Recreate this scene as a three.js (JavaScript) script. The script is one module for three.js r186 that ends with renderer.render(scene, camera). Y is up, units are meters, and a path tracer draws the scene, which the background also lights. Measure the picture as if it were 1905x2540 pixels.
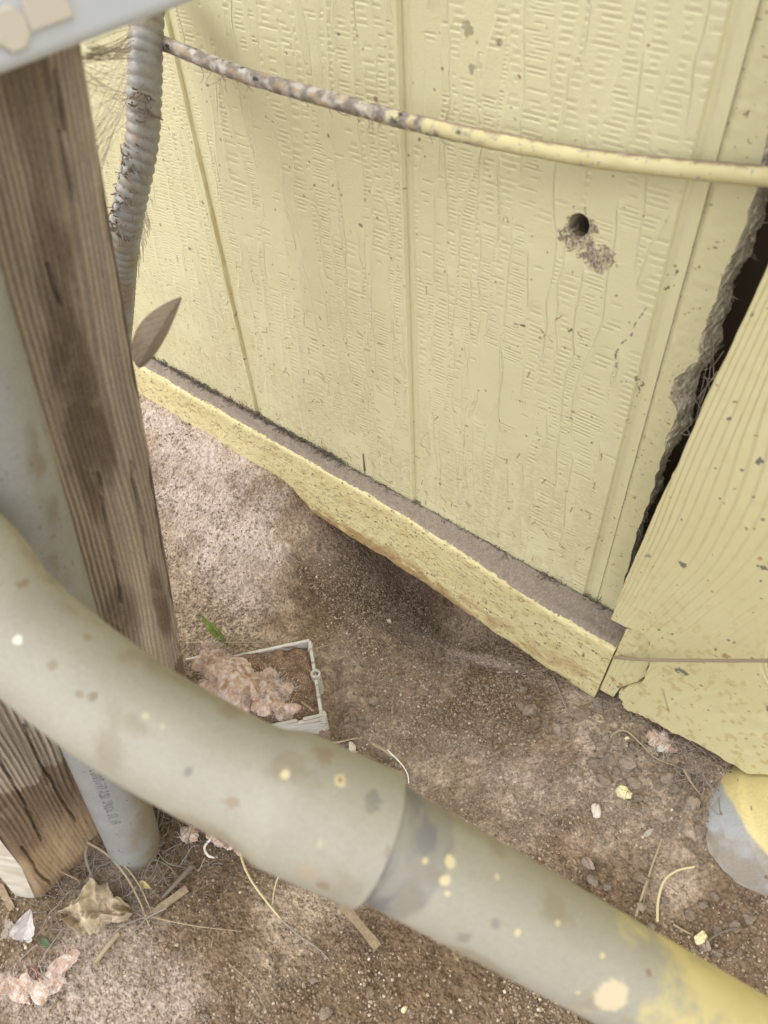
import * as THREE from 'three';
import { mergeGeometries } from 'three/addons/utils/BufferGeometryUtils.js';
import { RoundedBoxGeometry } from 'three/addons/geometries/RoundedBoxGeometry.js';
import { Brush, Evaluator, SUBTRACTION } from 'three-bvh-csg';

// ---------- camera, sky, sun, exposure ----------
const scene = new THREE.Scene();
const camera = new THREE.PerspectiveCamera(66.72, 3 / 4, 0.02, 200);
camera.position.set(0, 0.6475, 0.37);
camera.up.set(-0.4447, 0.658, -0.6077);
camera.lookAt(0 - 0.4409, 0.6475 - 0.7514, 0.37 - 0.4909);
camera.focus = 0.70;
camera.userData.fStop = 11;
const renderer = new THREE.WebGLRenderer({ antialias: true });
renderer.toneMapping = THREE.LinearToneMapping;
renderer.toneMappingExposure = 2.3;
renderer.shadowMap.enabled = true;
renderer.shadowMap.type = THREE.PCFSoftShadowMap;
{ // overcast sky: even cloud, a little brighter overhead, pale horizon
  const w = 64, h = 32, d = new Float32Array(w * h * 4);
  for (let j = 0; j < h; j++) for (let i = 0; i < w; i++) {
    const el = ((j + 0.5) / h - 0.5) * Math.PI, s = Math.max(0, Math.sin(el));
    const L = el < 0 ? 0.28 : 0.78 + 0.42 * s, k = (j * w + i) * 4;
    d[k] = L * 0.985; d[k + 1] = L * 0.99; d[k + 2] = L * 1.02; d[k + 3] = 1;
  }
  const sky = new THREE.DataTexture(d, w, h, THREE.RGBAFormat, THREE.FloatType);
  sky.mapping = THREE.EquirectangularReflectionMapping; sky.magFilter = THREE.LinearFilter; sky.needsUpdate = true;
  scene.background = sky; scene.environment = sky;
}
const sun = new THREE.DirectionalLight(new THREE.Color(1, 0.98, 0.92), 0.6);
sun.position.set(-3.0, 2.7, 2.3); sun.target.position.set(-0.25, 0, 0.1);
sun.castShadow = true; sun.shadow.radius = 48; sun.shadow.mapSize.set(2048, 2048);
Object.assign(sun.shadow.camera, { left: -2, right: 2, top: 2, bottom: -2, near: 0.5, far: 9 });
scene.add(sun, sun.target);

// ---------- helpers ----------
function rng(seed) { let a = seed >>> 0; return () => { a = (a + 0x6D2B79F5) | 0; let t = Math.imul(a ^ (a >>> 15), 1 | a); t = (t + Math.imul(t ^ (t >>> 7), 61 | t)) ^ t; return ((t ^ (t >>> 14)) >>> 0) / 4294967296; }; }
const PERM = new Float32Array(65536); { const r = rng(7); for (let i = 0; i < 65536; i++) PERM[i] = r(); }
const hash = (x, y) => PERM[((x * 73 + y * 7919) ^ (y * 31)) & 65535];
function vn(x, y) {
  const xi = Math.floor(x), yi = Math.floor(y); let fx = x - xi, fy = y - yi;
  fx = fx * fx * (3 - 2 * fx); fy = fy * fy * (3 - 2 * fy);
  const a = hash(xi, yi), b = hash(xi + 1, yi), c = hash(xi, yi + 1), d = hash(xi + 1, yi + 1);
  return a + (b - a) * fx + (c - a) * fy + (a - b - c + d) * fx * fy;
}
function fbm(x, y, o = 4) { let s = 0, a = 0.5, n = 0; for (let i = 0; i < o; i++) { s += a * vn(x, y); n += a; a *= 0.5; x = x * 2.03 + 17.3; y = y * 2.03 + 9.1; } return s / n; }
const cl = (v, a = 0, b = 1) => v < a ? a : v > b ? b : v;
const ss = (a, b, t) => { t = cl((t - a) / (b - a)); return t * t * (3 - 2 * t); };
const mix = (a, b, t) => a + (b - a) * t;
const mix3 = (a, b, t) => [mix(a[0], b[0], t), mix(a[1], b[1], t), mix(a[2], b[2], t)];
const V3 = (a) => new THREE.Vector3(a[0], a[1], a[2]);
// texture from a function of texture coordinates; colours are sRGB 0..255
function texture(w, h, fn, srgb = true) {
  const d = new Uint8Array(w * h * 4);
  for (let j = 0; j < h; j++) for (let i = 0; i < w; i++) {
    const c = fn((i + 0.5) / w, (j + 0.5) / h, i, j), k = (j * w + i) * 4;
    if (typeof c === 'number') { d[k] = d[k + 1] = d[k + 2] = cl(c) * 255; } else { d[k] = cl(c[0], 0, 255); d[k + 1] = cl(c[1], 0, 255); d[k + 2] = cl(c[2], 0, 255); }
    d[k + 3] = 255;
  }
  const t = new THREE.DataTexture(d, w, h, THREE.RGBAFormat);
  t.wrapS = t.wrapT = THREE.RepeatWrapping; t.magFilter = THREE.LinearFilter; t.minFilter = THREE.LinearMipmapLinearFilter; t.generateMipmaps = true;
  if (srgb) t.colorSpace = THREE.SRGBColorSpace;
  t.needsUpdate = true; return t;
}
const mat = (o) => new THREE.MeshStandardMaterial({ roughness: 0.9, metalness: 0, ...o });
const used = new Map();
function numbered(name) { const n = used.get(name) ?? 0; used.set(name, n + 1); return n ? name + '_' + String(n).padStart(3, '0') : name; }
function shade(o) { o.castShadow = o.receiveShadow = true; return o; }
function part(name, geometry, material, parent) { const m = shade(new THREE.Mesh(geometry, material)); m.name = name; parent.add(m); return m; }
function tag(o, label, category, group) { o.userData.label = label; o.userData.category = category; if (group) o.userData.group = group; return o; }
function thing(name, label, category, group, pos = [0, 0, 0]) { const g = new THREE.Group(); g.name = numbered(name); g.position.set(...pos); scene.add(g); g.userData.kind = 'thing'; return tag(g, label, category, group); }
function single(name, geometry, material, label, category, group) { const m = shade(new THREE.Mesh(geometry, material)); m.name = numbered(name); scene.add(m); return tag(m, label, category, group); }
function uvBy(g, fn) {
  const p = g.attributes.position, n = g.attributes.normal, uv = new Float32Array(p.count * 2);
  for (let i = 0; i < p.count; i++) { const r = fn(p.getX(i), p.getY(i), p.getZ(i), n.getX(i), n.getY(i), n.getZ(i)); uv[i * 2] = r[0]; uv[i * 2 + 1] = r[1]; }
  g.setAttribute('uv', new THREE.BufferAttribute(uv, 2)); return g;
}
function meshOf(pos, idx, uv) {
  const g = new THREE.BufferGeometry(); g.setAttribute('position', new THREE.Float32BufferAttribute(pos, 3));
  if (uv) g.setAttribute('uv', new THREE.Float32BufferAttribute(uv, 2));
  g.setIndex(idx); g.computeVertexNormals(); return g;
}
// grid surface: f(a, b) for a, b in 0..1 gives a point
function sheet(na, nb, f, uvf) {
  const pos = [], uv = [], idx = [];
  for (let j = 0; j <= nb; j++) for (let i = 0; i <= na; i++) { const p = f(i / na, j / nb); pos.push(p[0], p[1], p[2]); const t = uvf ? uvf(i / na, j / nb) : [i / na, j / nb]; uv.push(t[0], t[1]); }
  for (let j = 0; j < nb; j++) for (let i = 0; i < na; i++) { const a = j * (na + 1) + i, b = a + 1, c = a + na + 1, d = c + 1; idx.push(a, b, d, a, d, c); }
  return meshOf(pos, idx, uv);
}
// tube along points; rad(s, L) radius at length s; uv = (length in metres, angle / 2pi); ref fixes where angle 0 points
const REF = new THREE.Vector3(0.4409, 0.7514, 0.4909);
function tube(pts, rad, { radial = 24, step = 0.004, ref = REF, smooth = true, caps = true, lump } = {}) {
  const P = pts.map(V3), curve = smooth && P.length > 2 ? new THREE.CatmullRomCurve3(P, false, 'centripetal') : null;
  let L = 0; if (curve) { curve.arcLengthDivisions = Math.max(200, P.length * 20); L = curve.getLength(); } else for (let i = 1; i < P.length; i++) L += P[i].distanceTo(P[i - 1]);
  const n = Math.max(2, Math.round(L / step)), pos = [], uv = [], idx = [], T = new THREE.Vector3(), N = new THREE.Vector3(), B = new THREE.Vector3();
  const at = (k) => { if (curve) return curve.getPointAt(k); let s = k * L; for (let i = 1; i < P.length; i++) { const d = P[i].distanceTo(P[i - 1]); if (s <= d || i === P.length - 1) return P[i - 1].clone().lerp(P[i], s / d); s -= d; } };
  const C = []; for (let i = 0; i <= n; i++) C.push(at(i / n));
  for (let i = 0; i <= n; i++) {
    T.subVectors(C[Math.min(n, i + 1)], C[Math.max(0, i - 1)]).normalize();
    N.copy(ref).addScaledVector(T, -ref.dot(T)); if (N.lengthSq() < 1e-4) N.set(T.y, T.z, T.x); N.normalize(); B.crossVectors(T, N);
    const s = (i / n) * L;
    for (let k = 0; k <= radial; k++) {
      const th = (k / radial - 0.5) * Math.PI * 2, r = (typeof rad === 'function' ? rad(s, L, th) : rad) + (lump ? lump(s, th) : 0);
      const c = Math.cos(th) * r, q = Math.sin(th) * r;
      pos.push(C[i].x + N.x * c + B.x * q, C[i].y + N.y * c + B.y * q, C[i].z + N.z * c + B.z * q); uv.push(s, k / radial);
    }
  }
  const w = radial + 1;
  for (let i = 0; i < n; i++) for (let k = 0; k < radial; k++) { const a = i * w + k; idx.push(a, a + 1, a + w + 1, a, a + w + 1, a + w); }
  if (caps) for (const [i, f] of [[0, 1], [n, 0]]) {
    const c = pos.length / 3; pos.push(C[i].x, C[i].y, C[i].z); uv.push(i / n * L, 0.5);
    const o = pos.length / 3; for (let k = 0; k <= radial; k++) { const a = (i * w + k) * 3; pos.push(pos[a], pos[a + 1], pos[a + 2]); uv.push(i / n * L, k / radial); }
    for (let k = 0; k < radial; k++) f ? idx.push(c, o + k + 1, o + k) : idx.push(c, o + k, o + k + 1);
  }
  return meshOf(pos, idx, uv);
}
// many thin curled strands merged into one geometry
function strands(list) { return mergeGeometries(list); }
function strand(r, start, dir, len, rad, wild, n = 7) {
  const pts = [start.slice()], d = V3(dir).normalize(), p = V3(start);
  for (let i = 0; i < n; i++) { d.x += (r() - 0.5) * wild; d.y += (r() - 0.5) * wild; d.z += (r() - 0.5) * wild; d.normalize(); p.addScaledVector(d, len / n); pts.push([p.x, p.y, p.z]); }
  return tube(pts, (s, L) => rad * (1 - 0.5 * s / L), { radial: 3, step: len / (n + 2), caps: false, ref: new THREE.Vector3(0.3, 0.5, 0.8) });
}
// the lie of the land without its grain
function lie(x, z) {
  return 0.018 + 0.054 * (1 - ss(-0.46, -0.34, x)) * (1 - ss(0.02, 0.20, z)) + 0.030 * ss(-0.15, -0.04, x) * (1 - ss(0.035, 0.15, z))
    - 0.09 * Math.exp(-(((x + 0.27) / 0.09) ** 2) - (((z + 0.01) / 0.075) ** 2));
}
function soil(x, z) {
  const near = ss(1.6, 0.6, Math.hypot(x + 0.2, z - 0.2));
  let h = lie(x, z) + (fbm(x * 9 + 40, z * 9 + 11, 3) - 0.5) * 0.012 + (fbm(x * 45 + 3, z * 45 + 8, 3) - 0.5) * 0.005 * near;
  const lumps = vn(x * 95 + 5, z * 95 + 2); h += Math.max(0, lumps - 0.62) * 0.007 * near * ss(0.35, 0.7, vn(x * 14, z * 14 + 50));
  h += (fbm(x * 260, z * 260, 2) - 0.5) * 0.0022 * near;
  h -= 0.010 * Math.exp(-Math.pow((x - -0.2031) / 0.014, 2) - Math.pow((z - 0.1705) / 0.007, 2)); // small crevice
  h -= 0.012 * Math.exp(-Math.pow((x - -0.2668 - (z - 0.1564) * 0.9) / 0.010, 2) - Math.pow((z - 0.1564) / 0.03, 2)); // trench beside the plastic box
  return h;
}
// colour buffers that marks can be laid into
function buffer(w, h, fn) { const b = new Float32Array(w * h * 3); for (let j = 0; j < h; j++) for (let i = 0; i < w; i++) { const c = fn((i + 0.5) / w, (j + 0.5) / h, i, j); const k = (j * w + i) * 3; b[k] = c[0]; b[k + 1] = c[1]; b[k + 2] = c[2]; } return { b, w, h }; }
function splat(B, u, v, ru, rv, ang, col, alpha, rag = 0.5, seed = 0) { // ragged stain; sizes as fractions of the width and height
  const { b, w, h } = B, cx = u * w, cy = v * h, rx = ru * w, ry = rv * h, m = Math.ceil(Math.max(rx, ry) * 1.5) + 1, ca = Math.cos(ang), sa = Math.sin(ang);
  for (let j = Math.floor(cy - m); j <= cy + m; j++) for (let i = Math.floor(cx - m); i <= cx + m; i++) {
    if (i < 0 || j < 0 || i >= w || j >= h) continue;
    const x = i + 0.5 - cx, y = j + 0.5 - cy, p = (x * ca + y * sa) / rx, q = (-x * sa + y * ca) / ry;
    let d = Math.sqrt(p * p + q * q); d += (fbm(i * 0.21 + seed * 7, j * 0.21, 3) - 0.5) * 2 * rag;
    const a = alpha * (1 - ss(0.75, 1.1, d)); if (a <= 0) continue;
    const k = (j * w + i) * 3; b[k] = mix(b[k], col[0], a); b[k + 1] = mix(b[k + 1], col[1], a); b[k + 2] = mix(b[k + 2], col[2], a);
  }
}
const fromBuffer = (B, srgb = true) => texture(B.w, B.h, (u, v, i, j) => { const k = (j * B.w + i) * 3; return [B.b[k], B.b[k + 1], B.b[k + 2]]; }, srgb);

// ---------- ground ----------
const FX0 = -0.82, FX1 = 0.30, FZ0 = -0.12, FZ1 = 0.62;
{
  const line = (a, b, st, far) => { const o = []; let d = st * 4, p = a - d; const lo = []; while (p > -far) { lo.push(p); d *= 1.5; p -= d; } lo.push(-far); o.push(...lo.reverse()); const n = Math.round((b - a) / st); for (let i = 0; i <= n; i++) o.push(a + (b - a) * i / n); d = st * 4; p = b + d; while (p < far) { o.push(p); d *= 1.5; p += d; } o.push(far); return o; };
  const xs = line(FX0, FX1, 0.0018, 60), zs = line(FZ0, FZ1, 0.0018, 60), pos = new Float32Array(xs.length * zs.length * 3), uv = new Float32Array(xs.length * zs.length * 2), idx = [];
  let k = 0, q = 0;
  for (const z of zs) for (const x of xs) { pos[k++] = x; pos[k++] = soil(x, z); pos[k++] = z; uv[q++] = (x - FX0) / (FX1 - FX0); uv[q++] = (z - FZ0) / (FZ1 - FZ0); }
  for (let j = 0; j < zs.length - 1; j++) for (let i = 0; i < xs.length - 1; i++) { const a = j * xs.length + i, b = a + 1, c = a + xs.length, d = c + 1; idx.push(a, c, b, b, c, d); }
  const g = new THREE.BufferGeometry(); g.setAttribute('position', new THREE.BufferAttribute(pos, 3)); g.setAttribute('uv', new THREE.BufferAttribute(uv, 2)); g.setIndex(idx); g.computeVertexNormals();
  const pale = [[-0.56, 0.045, 0.11, 0.05, 0.85], [-0.50, 0.09, 0.09, 0.05, 0.9], [-0.42, 0.115, 0.055, 0.04, 0.6], [-0.62, 0.03, 0.1, 0.03, 0.8], [-0.25, 0.43, 0.07, 0.05, 0.75], [-0.30, 0.39, 0.05, 0.03, 0.5], [-0.19, 0.03, 0.05, 0.008, 0.6], [-0.02, 0.2, 0.05, 0.03, 0.25], [-0.12, 0.12, 0.06, 0.03, 0.25]];  // spots where the ground colour turns paler: centre, radii, strength
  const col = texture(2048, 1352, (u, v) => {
    const x = FX0 + u * (FX1 - FX0), z = FZ0 + v * (FZ1 - FZ0);
    const a = fbm(x * 16, z * 16, 4), g2 = fbm(x * 130, z * 130, 3), f = vn(x * 900, z * 900), f2 = vn(x * 420 + 9, z * 420);
    let c = mix3([136, 119, 101], [176, 158, 138], ss(0.3, 0.72, a * 0.55 + g2 * 0.45));
    c = mix3(c, [104, 84, 65], ss(0.56, 0.78, fbm(x * 22 + 70, z * 22 + 4, 3)) * 0.55);
    c = mix3(c, [172, 150, 126], ss(0.62, 0.8, fbm(x * 30 + 20, z * 30 + 31, 3)) * 0.5);
    c = mix3(c, mix3([88, 71, 53], [120, 100, 78], g2), 0.88 * ss(0.36, 0.60, fbm(x * 12 + 90, z * 12 + 33, 4) + 0.34 * ss(0.20, 0.42, z + (x + 0.2) * 0.5) - 0.10)); // browner earth away from the wall, with shade near the camera painted in
    let p = 0; for (const [px, pz, rx, rz, s] of pale) { const d = Math.hypot((x - px) / rx, (z - pz) / rz); if (d < 1.6) p = Math.max(p, s * ss(1.35, 0.35, d + (fbm(x * 34 + 3, z * 34 + 60, 4) - 0.5) * 1.5)); }
    p *= ss(0.12, 0.52, fbm(x * 150 + 8, z * 150 + 3, 3) * 0.75 + f * 0.25 + 0.08);
    c = mix3(c, [196, 180, 172], p * 0.85);
    const gr = (f - 0.5) * 36 + (f2 - 0.5) * 30; c = [c[0] + gr, c[1] + gr * 0.95, c[2] + gr * 0.9];
    if (f > 0.93 && f2 > 0.55) c = mix3(c, [206, 194, 172], 0.6);
    if (f < 0.05) c = mix3(c, [62, 48, 38], 0.6);
    return c;
  });
  const bmp = texture(1024, 1024, (u, v) => 0.5 * vn(u * 256, v * 256) + 0.5 * vn(u * 128 + 5, v * 128), false);
  bmp.repeat.set(3.4, 2.3);
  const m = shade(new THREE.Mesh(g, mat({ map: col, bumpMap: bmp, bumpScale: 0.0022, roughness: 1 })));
  m.name = 'ground'; m.userData = { kind: 'structure', label: 'brown gritty soil with pale patches' }; scene.add(m);
}

// ---------- house wall: grooved siding, torn edge strip, framing behind ----------
const wall = thing('house_wall', 'pale yellow painted house wall of grooved siding above the trim board', 'wall');
const SU = (x) => (x + 0.82) / 0.82, SV = (y) => (y - 0.06) / 0.615;
const HOLE = [-0.1727, 0.4245, 0];
let sidingMat, paintMat;
{
  const w = 2048, h = 1536, r = rng(21), edges = []; let x = -0.83;
  while (x < 0.01) { edges.push(x); x += (0.0042 + r() * r() * 0.012) * (1 + 1.3 * ss(-0.36, -0.14, x) * r()); }
  const hgt = new Float32Array(w * h), n = edges.length, e = new Float64Array(n);
  const inGroove = (x) => { for (const g of [-0.2975, -0.4985, -0.6995]) if (x > g - 0.0006 && x < g + 0.0105) return true; return x > -0.1225; };
  for (let j = 0; j < h; j++) {
    const y = 0.06 + (j + 0.5) / h * 0.615;
    for (let i = 0; i < n; i++) e[i] = edges[i] + (fbm(i * 3.7, y * 13, 2) - 0.5) * 0.018 + (vn(i * 9.1, y * 70) - 0.5) * 0.003;
    let c = 0;
    for (let i = 0; i < w; i++) {
      const x = -0.82 + (i + 0.5) / w * 0.82; if (inGroove(x)) { hgt[j * w + i] = 0.55 + (vn(x * 900, y * 200) - 0.5) * 0.08; continue; }
      while (c < n - 2 && x > e[c + 1]) c++; while (c > 0 && x < e[c]) c--;
      const cw = e[c + 1] - e[c], f = (x - e[c]) / cw, dx = Math.min(x - e[c], e[c + 1] - x);
      const sp = 0.0021 + 0.0022 * hash(c, 77), q = y / sp + 5 * vn(y * 22, c * 5.3), cell = Math.floor(q), t = q - cell;
      const patch = fbm(c * 0.31 + 40, y * 16 + c * 0.4, 2), on = hash(cell, c) > mix(0.14, 0.94, ss(0.48, 0.68, patch));
      const a = 0.04 + hash(cell + 9, c) * 0.4, b = 0.96 - hash(cell + 5, c) * 0.4;
      let dash = 0; if (on) dash = ss(0, 0.16, t) * (1 - ss(0.16, 0.85, t)) * ss(a - 0.10, a + 0.08, f) * (1 - ss(b - 0.08, b + 0.10, f)) * (0.5 + 0.5 * hash(cell, c + 31));
      const rd = vn(y * 26, c * 7.7), ridge = Math.exp(-(x - e[c]) / 0.0045) * ss(0, 0.0014, x - e[c]) * ss(0.34, 0.6, rd);
      const step = vn(c * 13.3, y * 9) - 0.5;
      hgt[j * w + i] = 0.34 + 0.12 * step - 0.17 * dash + 0.46 * ridge + (vn(x * 1400, y * 1400) - 0.5) * 0.05;
    }
  }
  const torn = (x, y) => { // paint chipped away round the drilled hole, fibres bare
    const p = (x - HOLE[0]), q = (y - HOLE[1]);
    const d1 = Math.hypot(p / 0.0112, (q + 0.003) / 0.0125), d2 = Math.hypot((p - 0.0125) / 0.0105, (q + 0.0135) / 0.0085);
    return 1 - ss(0.86, 1.02, Math.min(d1, d2) + (fbm(x * 420, y * 420, 4) - 0.5) * 1.1);
  };
  const bmp = texture(w, h, (u, v, i, j) => { const x = -0.82 + u * 0.82, y = 0.06 + v * 0.615; const t = Math.abs(x - HOLE[0]) < 0.05 && Math.abs(y - HOLE[1]) < 0.05 ? torn(x, y) : 0; return t > 0 ? mix(hgt[j * w + i], 0.1 + 0.55 * fbm(x * 1100, y * 500, 3), t) : hgt[j * w + i]; }, false);
  const B = buffer(w, h, (u, v, i, j) => {
    const x = -0.82 + u * 0.82, y = 0.06 + v * 0.615;
    let c = mix3([212, 206, 165], [217, 211, 172], fbm(x * 14, y * 14, 3));
    const low = hgt[j * w + i] < 0.42 ? 1 : 0, fine = fbm(x * 420, y * 900, 3), coarse = fbm(x * 22 + 5, y * 26, 3);
    // splashed soil lodged in the embossing, thickest low down
    const k = ss(0.54, 0.72, fine + 0.20 * low) * ss(0.40, 0.62, coarse + 0.26 * ss(0.30, 0.12, y) - 0.10 + 0.1 * ss(-0.35, -0.6, x)) * (0.15 + 0.85 * ss(0.34, 0.13, y));
    c = mix3(c, [172, 150, 112], k * 0.26);
    if (Math.abs(x - HOLE[0]) < 0.05 && Math.abs(y - HOLE[1]) < 0.05) { const t = torn(x, y); if (t > 0) c = mix3(c, mix3([104, 93, 80], [182, 166, 146], ss(0.25, 0.75, fbm(x * 1500, y * 600, 3))), t * (0.55 + 0.4 * ss(0.3, 0.6, fbm(x * 500 + 4, y * 500, 3))) * (fbm(x * 700 + 4, y * 700, 2) > 0.66 ? 0.3 : 1)); }
    for (const g of [-0.4985, -0.6995]) { const d = x - g; if (d > -0.001 && d < 0.004) c = mix3(c, [184, 166, 112], 0.45 * ss(0.4, 0.65, fbm(x * 500, y * 60, 3))); }
    return c;
  });
  const s = rng(5);
  for (let k = 0; k < 1200; k++) { // fly specks, soil specks, husks
    const y = 0.1 + Math.pow(s(), 1.9) * 0.5, x = -0.82 + s() * 0.82, big = s() < 0.07;
    splat(B, SU(x), SV(y), (big ? 0.0009 + s() * 0.0013 : 0.0004 + s() * 0.0009) / 0.82, (big ? 0.0007 + s() * 0.001 : 0.0003 + s() * 0.0006) / 0.615, s() * 3, s() < 0.8 ? [122, 98, 72] : [92, 82, 72], 0.35 + 0.4 * s(), 0.5, k);
  }
  for (let k = 0; k < 150; k++) { const x = -0.82 + s() * 0.72, y = 0.125 + s() * s() * 0.3; const a = s() * 3; for (let t = 0; t < 6; t++) splat(B, SU(x + Math.cos(a) * t * 0.0011), SV(y + Math.sin(a) * t * 0.0011), 0.0006 / 0.82, 0.0006 / 0.615, 0, [128, 98, 70], 0.6, 0.4, k + t); }
  for (const [u, v, q] of [[...[-0.2505, 0.5101, 0]].slice(0, 2).concat(9), [...[-0.2473, 0.4918, 0]].slice(0, 2).concat(6), [...[-0.231, 0.5076, 0]].slice(0, 2).concat(5)].map(([a, b, c]) => [a, b, c])) splat(B, SU(u), SV(v), 0.001 * q / 0.82 * 0.4, 0.001 * q / 0.615 * 0.4, 0.4, [120, 112, 92], 0.5, 0.9, q);
  const trail = (P, n, k0) => { for (let k = 0; k < n; k++) { const t = k / n * (P.length - 1), i = Math.floor(t), f = t - i; if (vn(k * 0.13 + k0, 3) < 0.45) continue; const x = mix(P[i][0], P[i + 1][0], f) + (vn(k * 0.05, k0) - 0.5) * 0.003, y = mix(P[i][1], P[i + 1][1], f) + (vn(k * 0.05 + 50, k0) - 0.5) * 0.003, q = 0.0003 + 0.0007 * Math.pow(vn(k * 0.4, k0 + 5), 3); splat(B, SU(x), SV(y), q / 0.82, q / 0.615, 0, [112, 100, 84], 0.6, 0.5, k); } }; // dirty spider thread stuck to the paint
  trail([[-0.1033, 0.4633, 0], [-0.1067, 0.4429, 0], [-0.1144, 0.4238, 0], [-0.1186, 0.4044, 0], [-0.1256, 0.3993, 0], [-0.1315, 0.3759, 0], [-0.1368, 0.3551, 0], [-0.1357, 0.3451, 0]], 320, 3);
  trail([[-0.2099, 0.347, 0], [-0.1924, 0.351, 0], [-0.1774, 0.3466, 0], [-0.1599, 0.3434, 0]], 160, 9); trail([[-0.1762, 0.3585, 0], [-0.1654, 0.3606, 0], [-0.1558, 0.3522, 0]], 90, 14); trail([[-0.1313, 0.3363, 0], [-0.1223, 0.3442, 0], [-0.1188, 0.3398, 0], [-0.1207, 0.3304, 0]], 200, 21); trail([[-0.0808, 0.3001, 0], [-0.208, 0.2873, 0]], 60, 33);
  const col = fromBuffer(B);
  sidingMat = mat({ map: col, bumpMap: bmp, bumpScale: 0.0025, roughness: 0.5 });
  paintMat = mat({ map: texture(512, 512, (u, v) => { const f = fbm(u * 40, v * 40, 3), sp = vn(u * 160, v * 160); let c = mix3([207, 200, 157], [212, 206, 166], f); return sp > 0.93 ? mix3(c, [120, 96, 70], 0.7) : c; }), bumpMap: texture(512, 512, (u, v) => fbm(u * 60, v * 60, 3), false), bumpScale: 0.0005, roughness: 0.55 });
  const planar = (g) => uvBy(g, (x, y, z, nx, ny, nz) => [SU(x), SV(y)]);
  // main panel: cross-section with routed grooves and a rabbeted right edge, run up the wall
  const sh = new THREE.Shape(); sh.moveTo(-2.6, 0); // shape y = -z
  for (let g = -2.5075; g < -0.25; g += 0.201) { sh.lineTo(g, 0); sh.lineTo(g + 0.0014, 0.0026); sh.lineTo(g + 0.0085, 0.0026); sh.lineTo(g + 0.0098, 0); }
  sh.lineTo(-0.1228, 0); sh.lineTo(-0.1216, 0.0028); sh.lineTo(-0.1114, 0.0026); sh.lineTo(-0.1114, 0.011); sh.lineTo(-2.6, 0.011); sh.closePath();
  const g = new THREE.ExtrudeGeometry(sh, { depth: 2.35, bevelEnabled: false }); g.rotateX(-Math.PI / 2); g.translate(0, 0.05, 0);
  const drill = new THREE.CylinderGeometry(0.0066, 0.0058, 0.05, 40); drill.rotateX(Math.PI / 2 - 0.35); drill.translate(HOLE[0] - 0.001, HOLE[1] + 0.002, 0);
  const ev = new Evaluator(); ev.useGroups = false;
  const A = new Brush(g, sidingMat), Dr = new Brush(drill, sidingMat); A.updateMatrixWorld(); Dr.updateMatrixWorld();
  const cut = ev.evaluate(A, Dr, SUBTRACTION);
  part('siding_panel', planar(cut.geometry), sidingMat, wall);
  part('hole_lining', new THREE.CylinderGeometry(0.0072, 0.0064, 0.03, 24, 1, true).rotateX(Math.PI / 2 - 0.35).translate(HOLE[0] - 0.001, HOLE[1] - 0.004, -0.016), mat({ color: new THREE.Color(0.30, 0.24, 0.18), side: THREE.DoubleSide }), wall);
}
const INNER = [[-0.0922, 0.4936, 0], [-0.0906, 0.4667, 0], [-0.0891, 0.4512, 0], [-0.0916, 0.4352, 0], [-0.0928, 0.4117, 0], [-0.0946, 0.3912, 0], [-0.0919, 0.3696, 0], [-0.0954, 0.3643, 0], [-0.1018, 0.353, 0], [-0.1005, 0.3394, 0], [-0.0945, 0.3322, 0], [-0.0954, 0.3081, 0], [-0.0948, 0.2814, 0], [-0.0946, 0.262, 0], [-0.0956, 0.2116, -0], [-0.0946, 0.1808, 0], [-0.0943, 0.144, 0]].map((p) => [p[0], p[1]]).sort((a, b) => a[1] - b[1]);
const OUTER = [[-0.0856, 0.4738, -0.014], [-0.087, 0.4609, -0.014], [-0.0853, 0.446, -0.014], [-0.0871, 0.4298, -0.014], [-0.0891, 0.4156, -0.014], [-0.0877, 0.3983, -0.014], [-0.086, 0.379, -0.014], [-0.0887, 0.3646, -0.014], [-0.0913, 0.3474, -0.014], [-0.0888, 0.3178, -0.014], [-0.092, 0.2959, -0.014], [-0.0948, 0.2776, -0.014], [-0.0928, 0.2545, -0.014], [-0.0964, 0.2311, -0.014], [-0.097, 0.1982, -0.014]].map((p) => [p[0], p[1]]).sort((a, b) => a[1] - b[1]);
const along = (L, y) => { if (y <= L[0][1]) return L[0][0]; for (let i = 1; i < L.length; i++) if (y <= L[i][1]) return mix(L[i - 1][0], L[i][0], (y - L[i - 1][1]) / (L[i][1] - L[i - 1][1] || 1e-6)); return L[L.length - 1][0]; };
const inner = (y) => along(INNER, y) + (fbm(y * 120, 3.3, 3) - 0.5) * 0.003, outer = (y) => Math.max(along(OUTER, y), along(INNER, y) - 0.001) + (fbm(y * 170, 9.3, 3) - 0.5) * 0.005;
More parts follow.
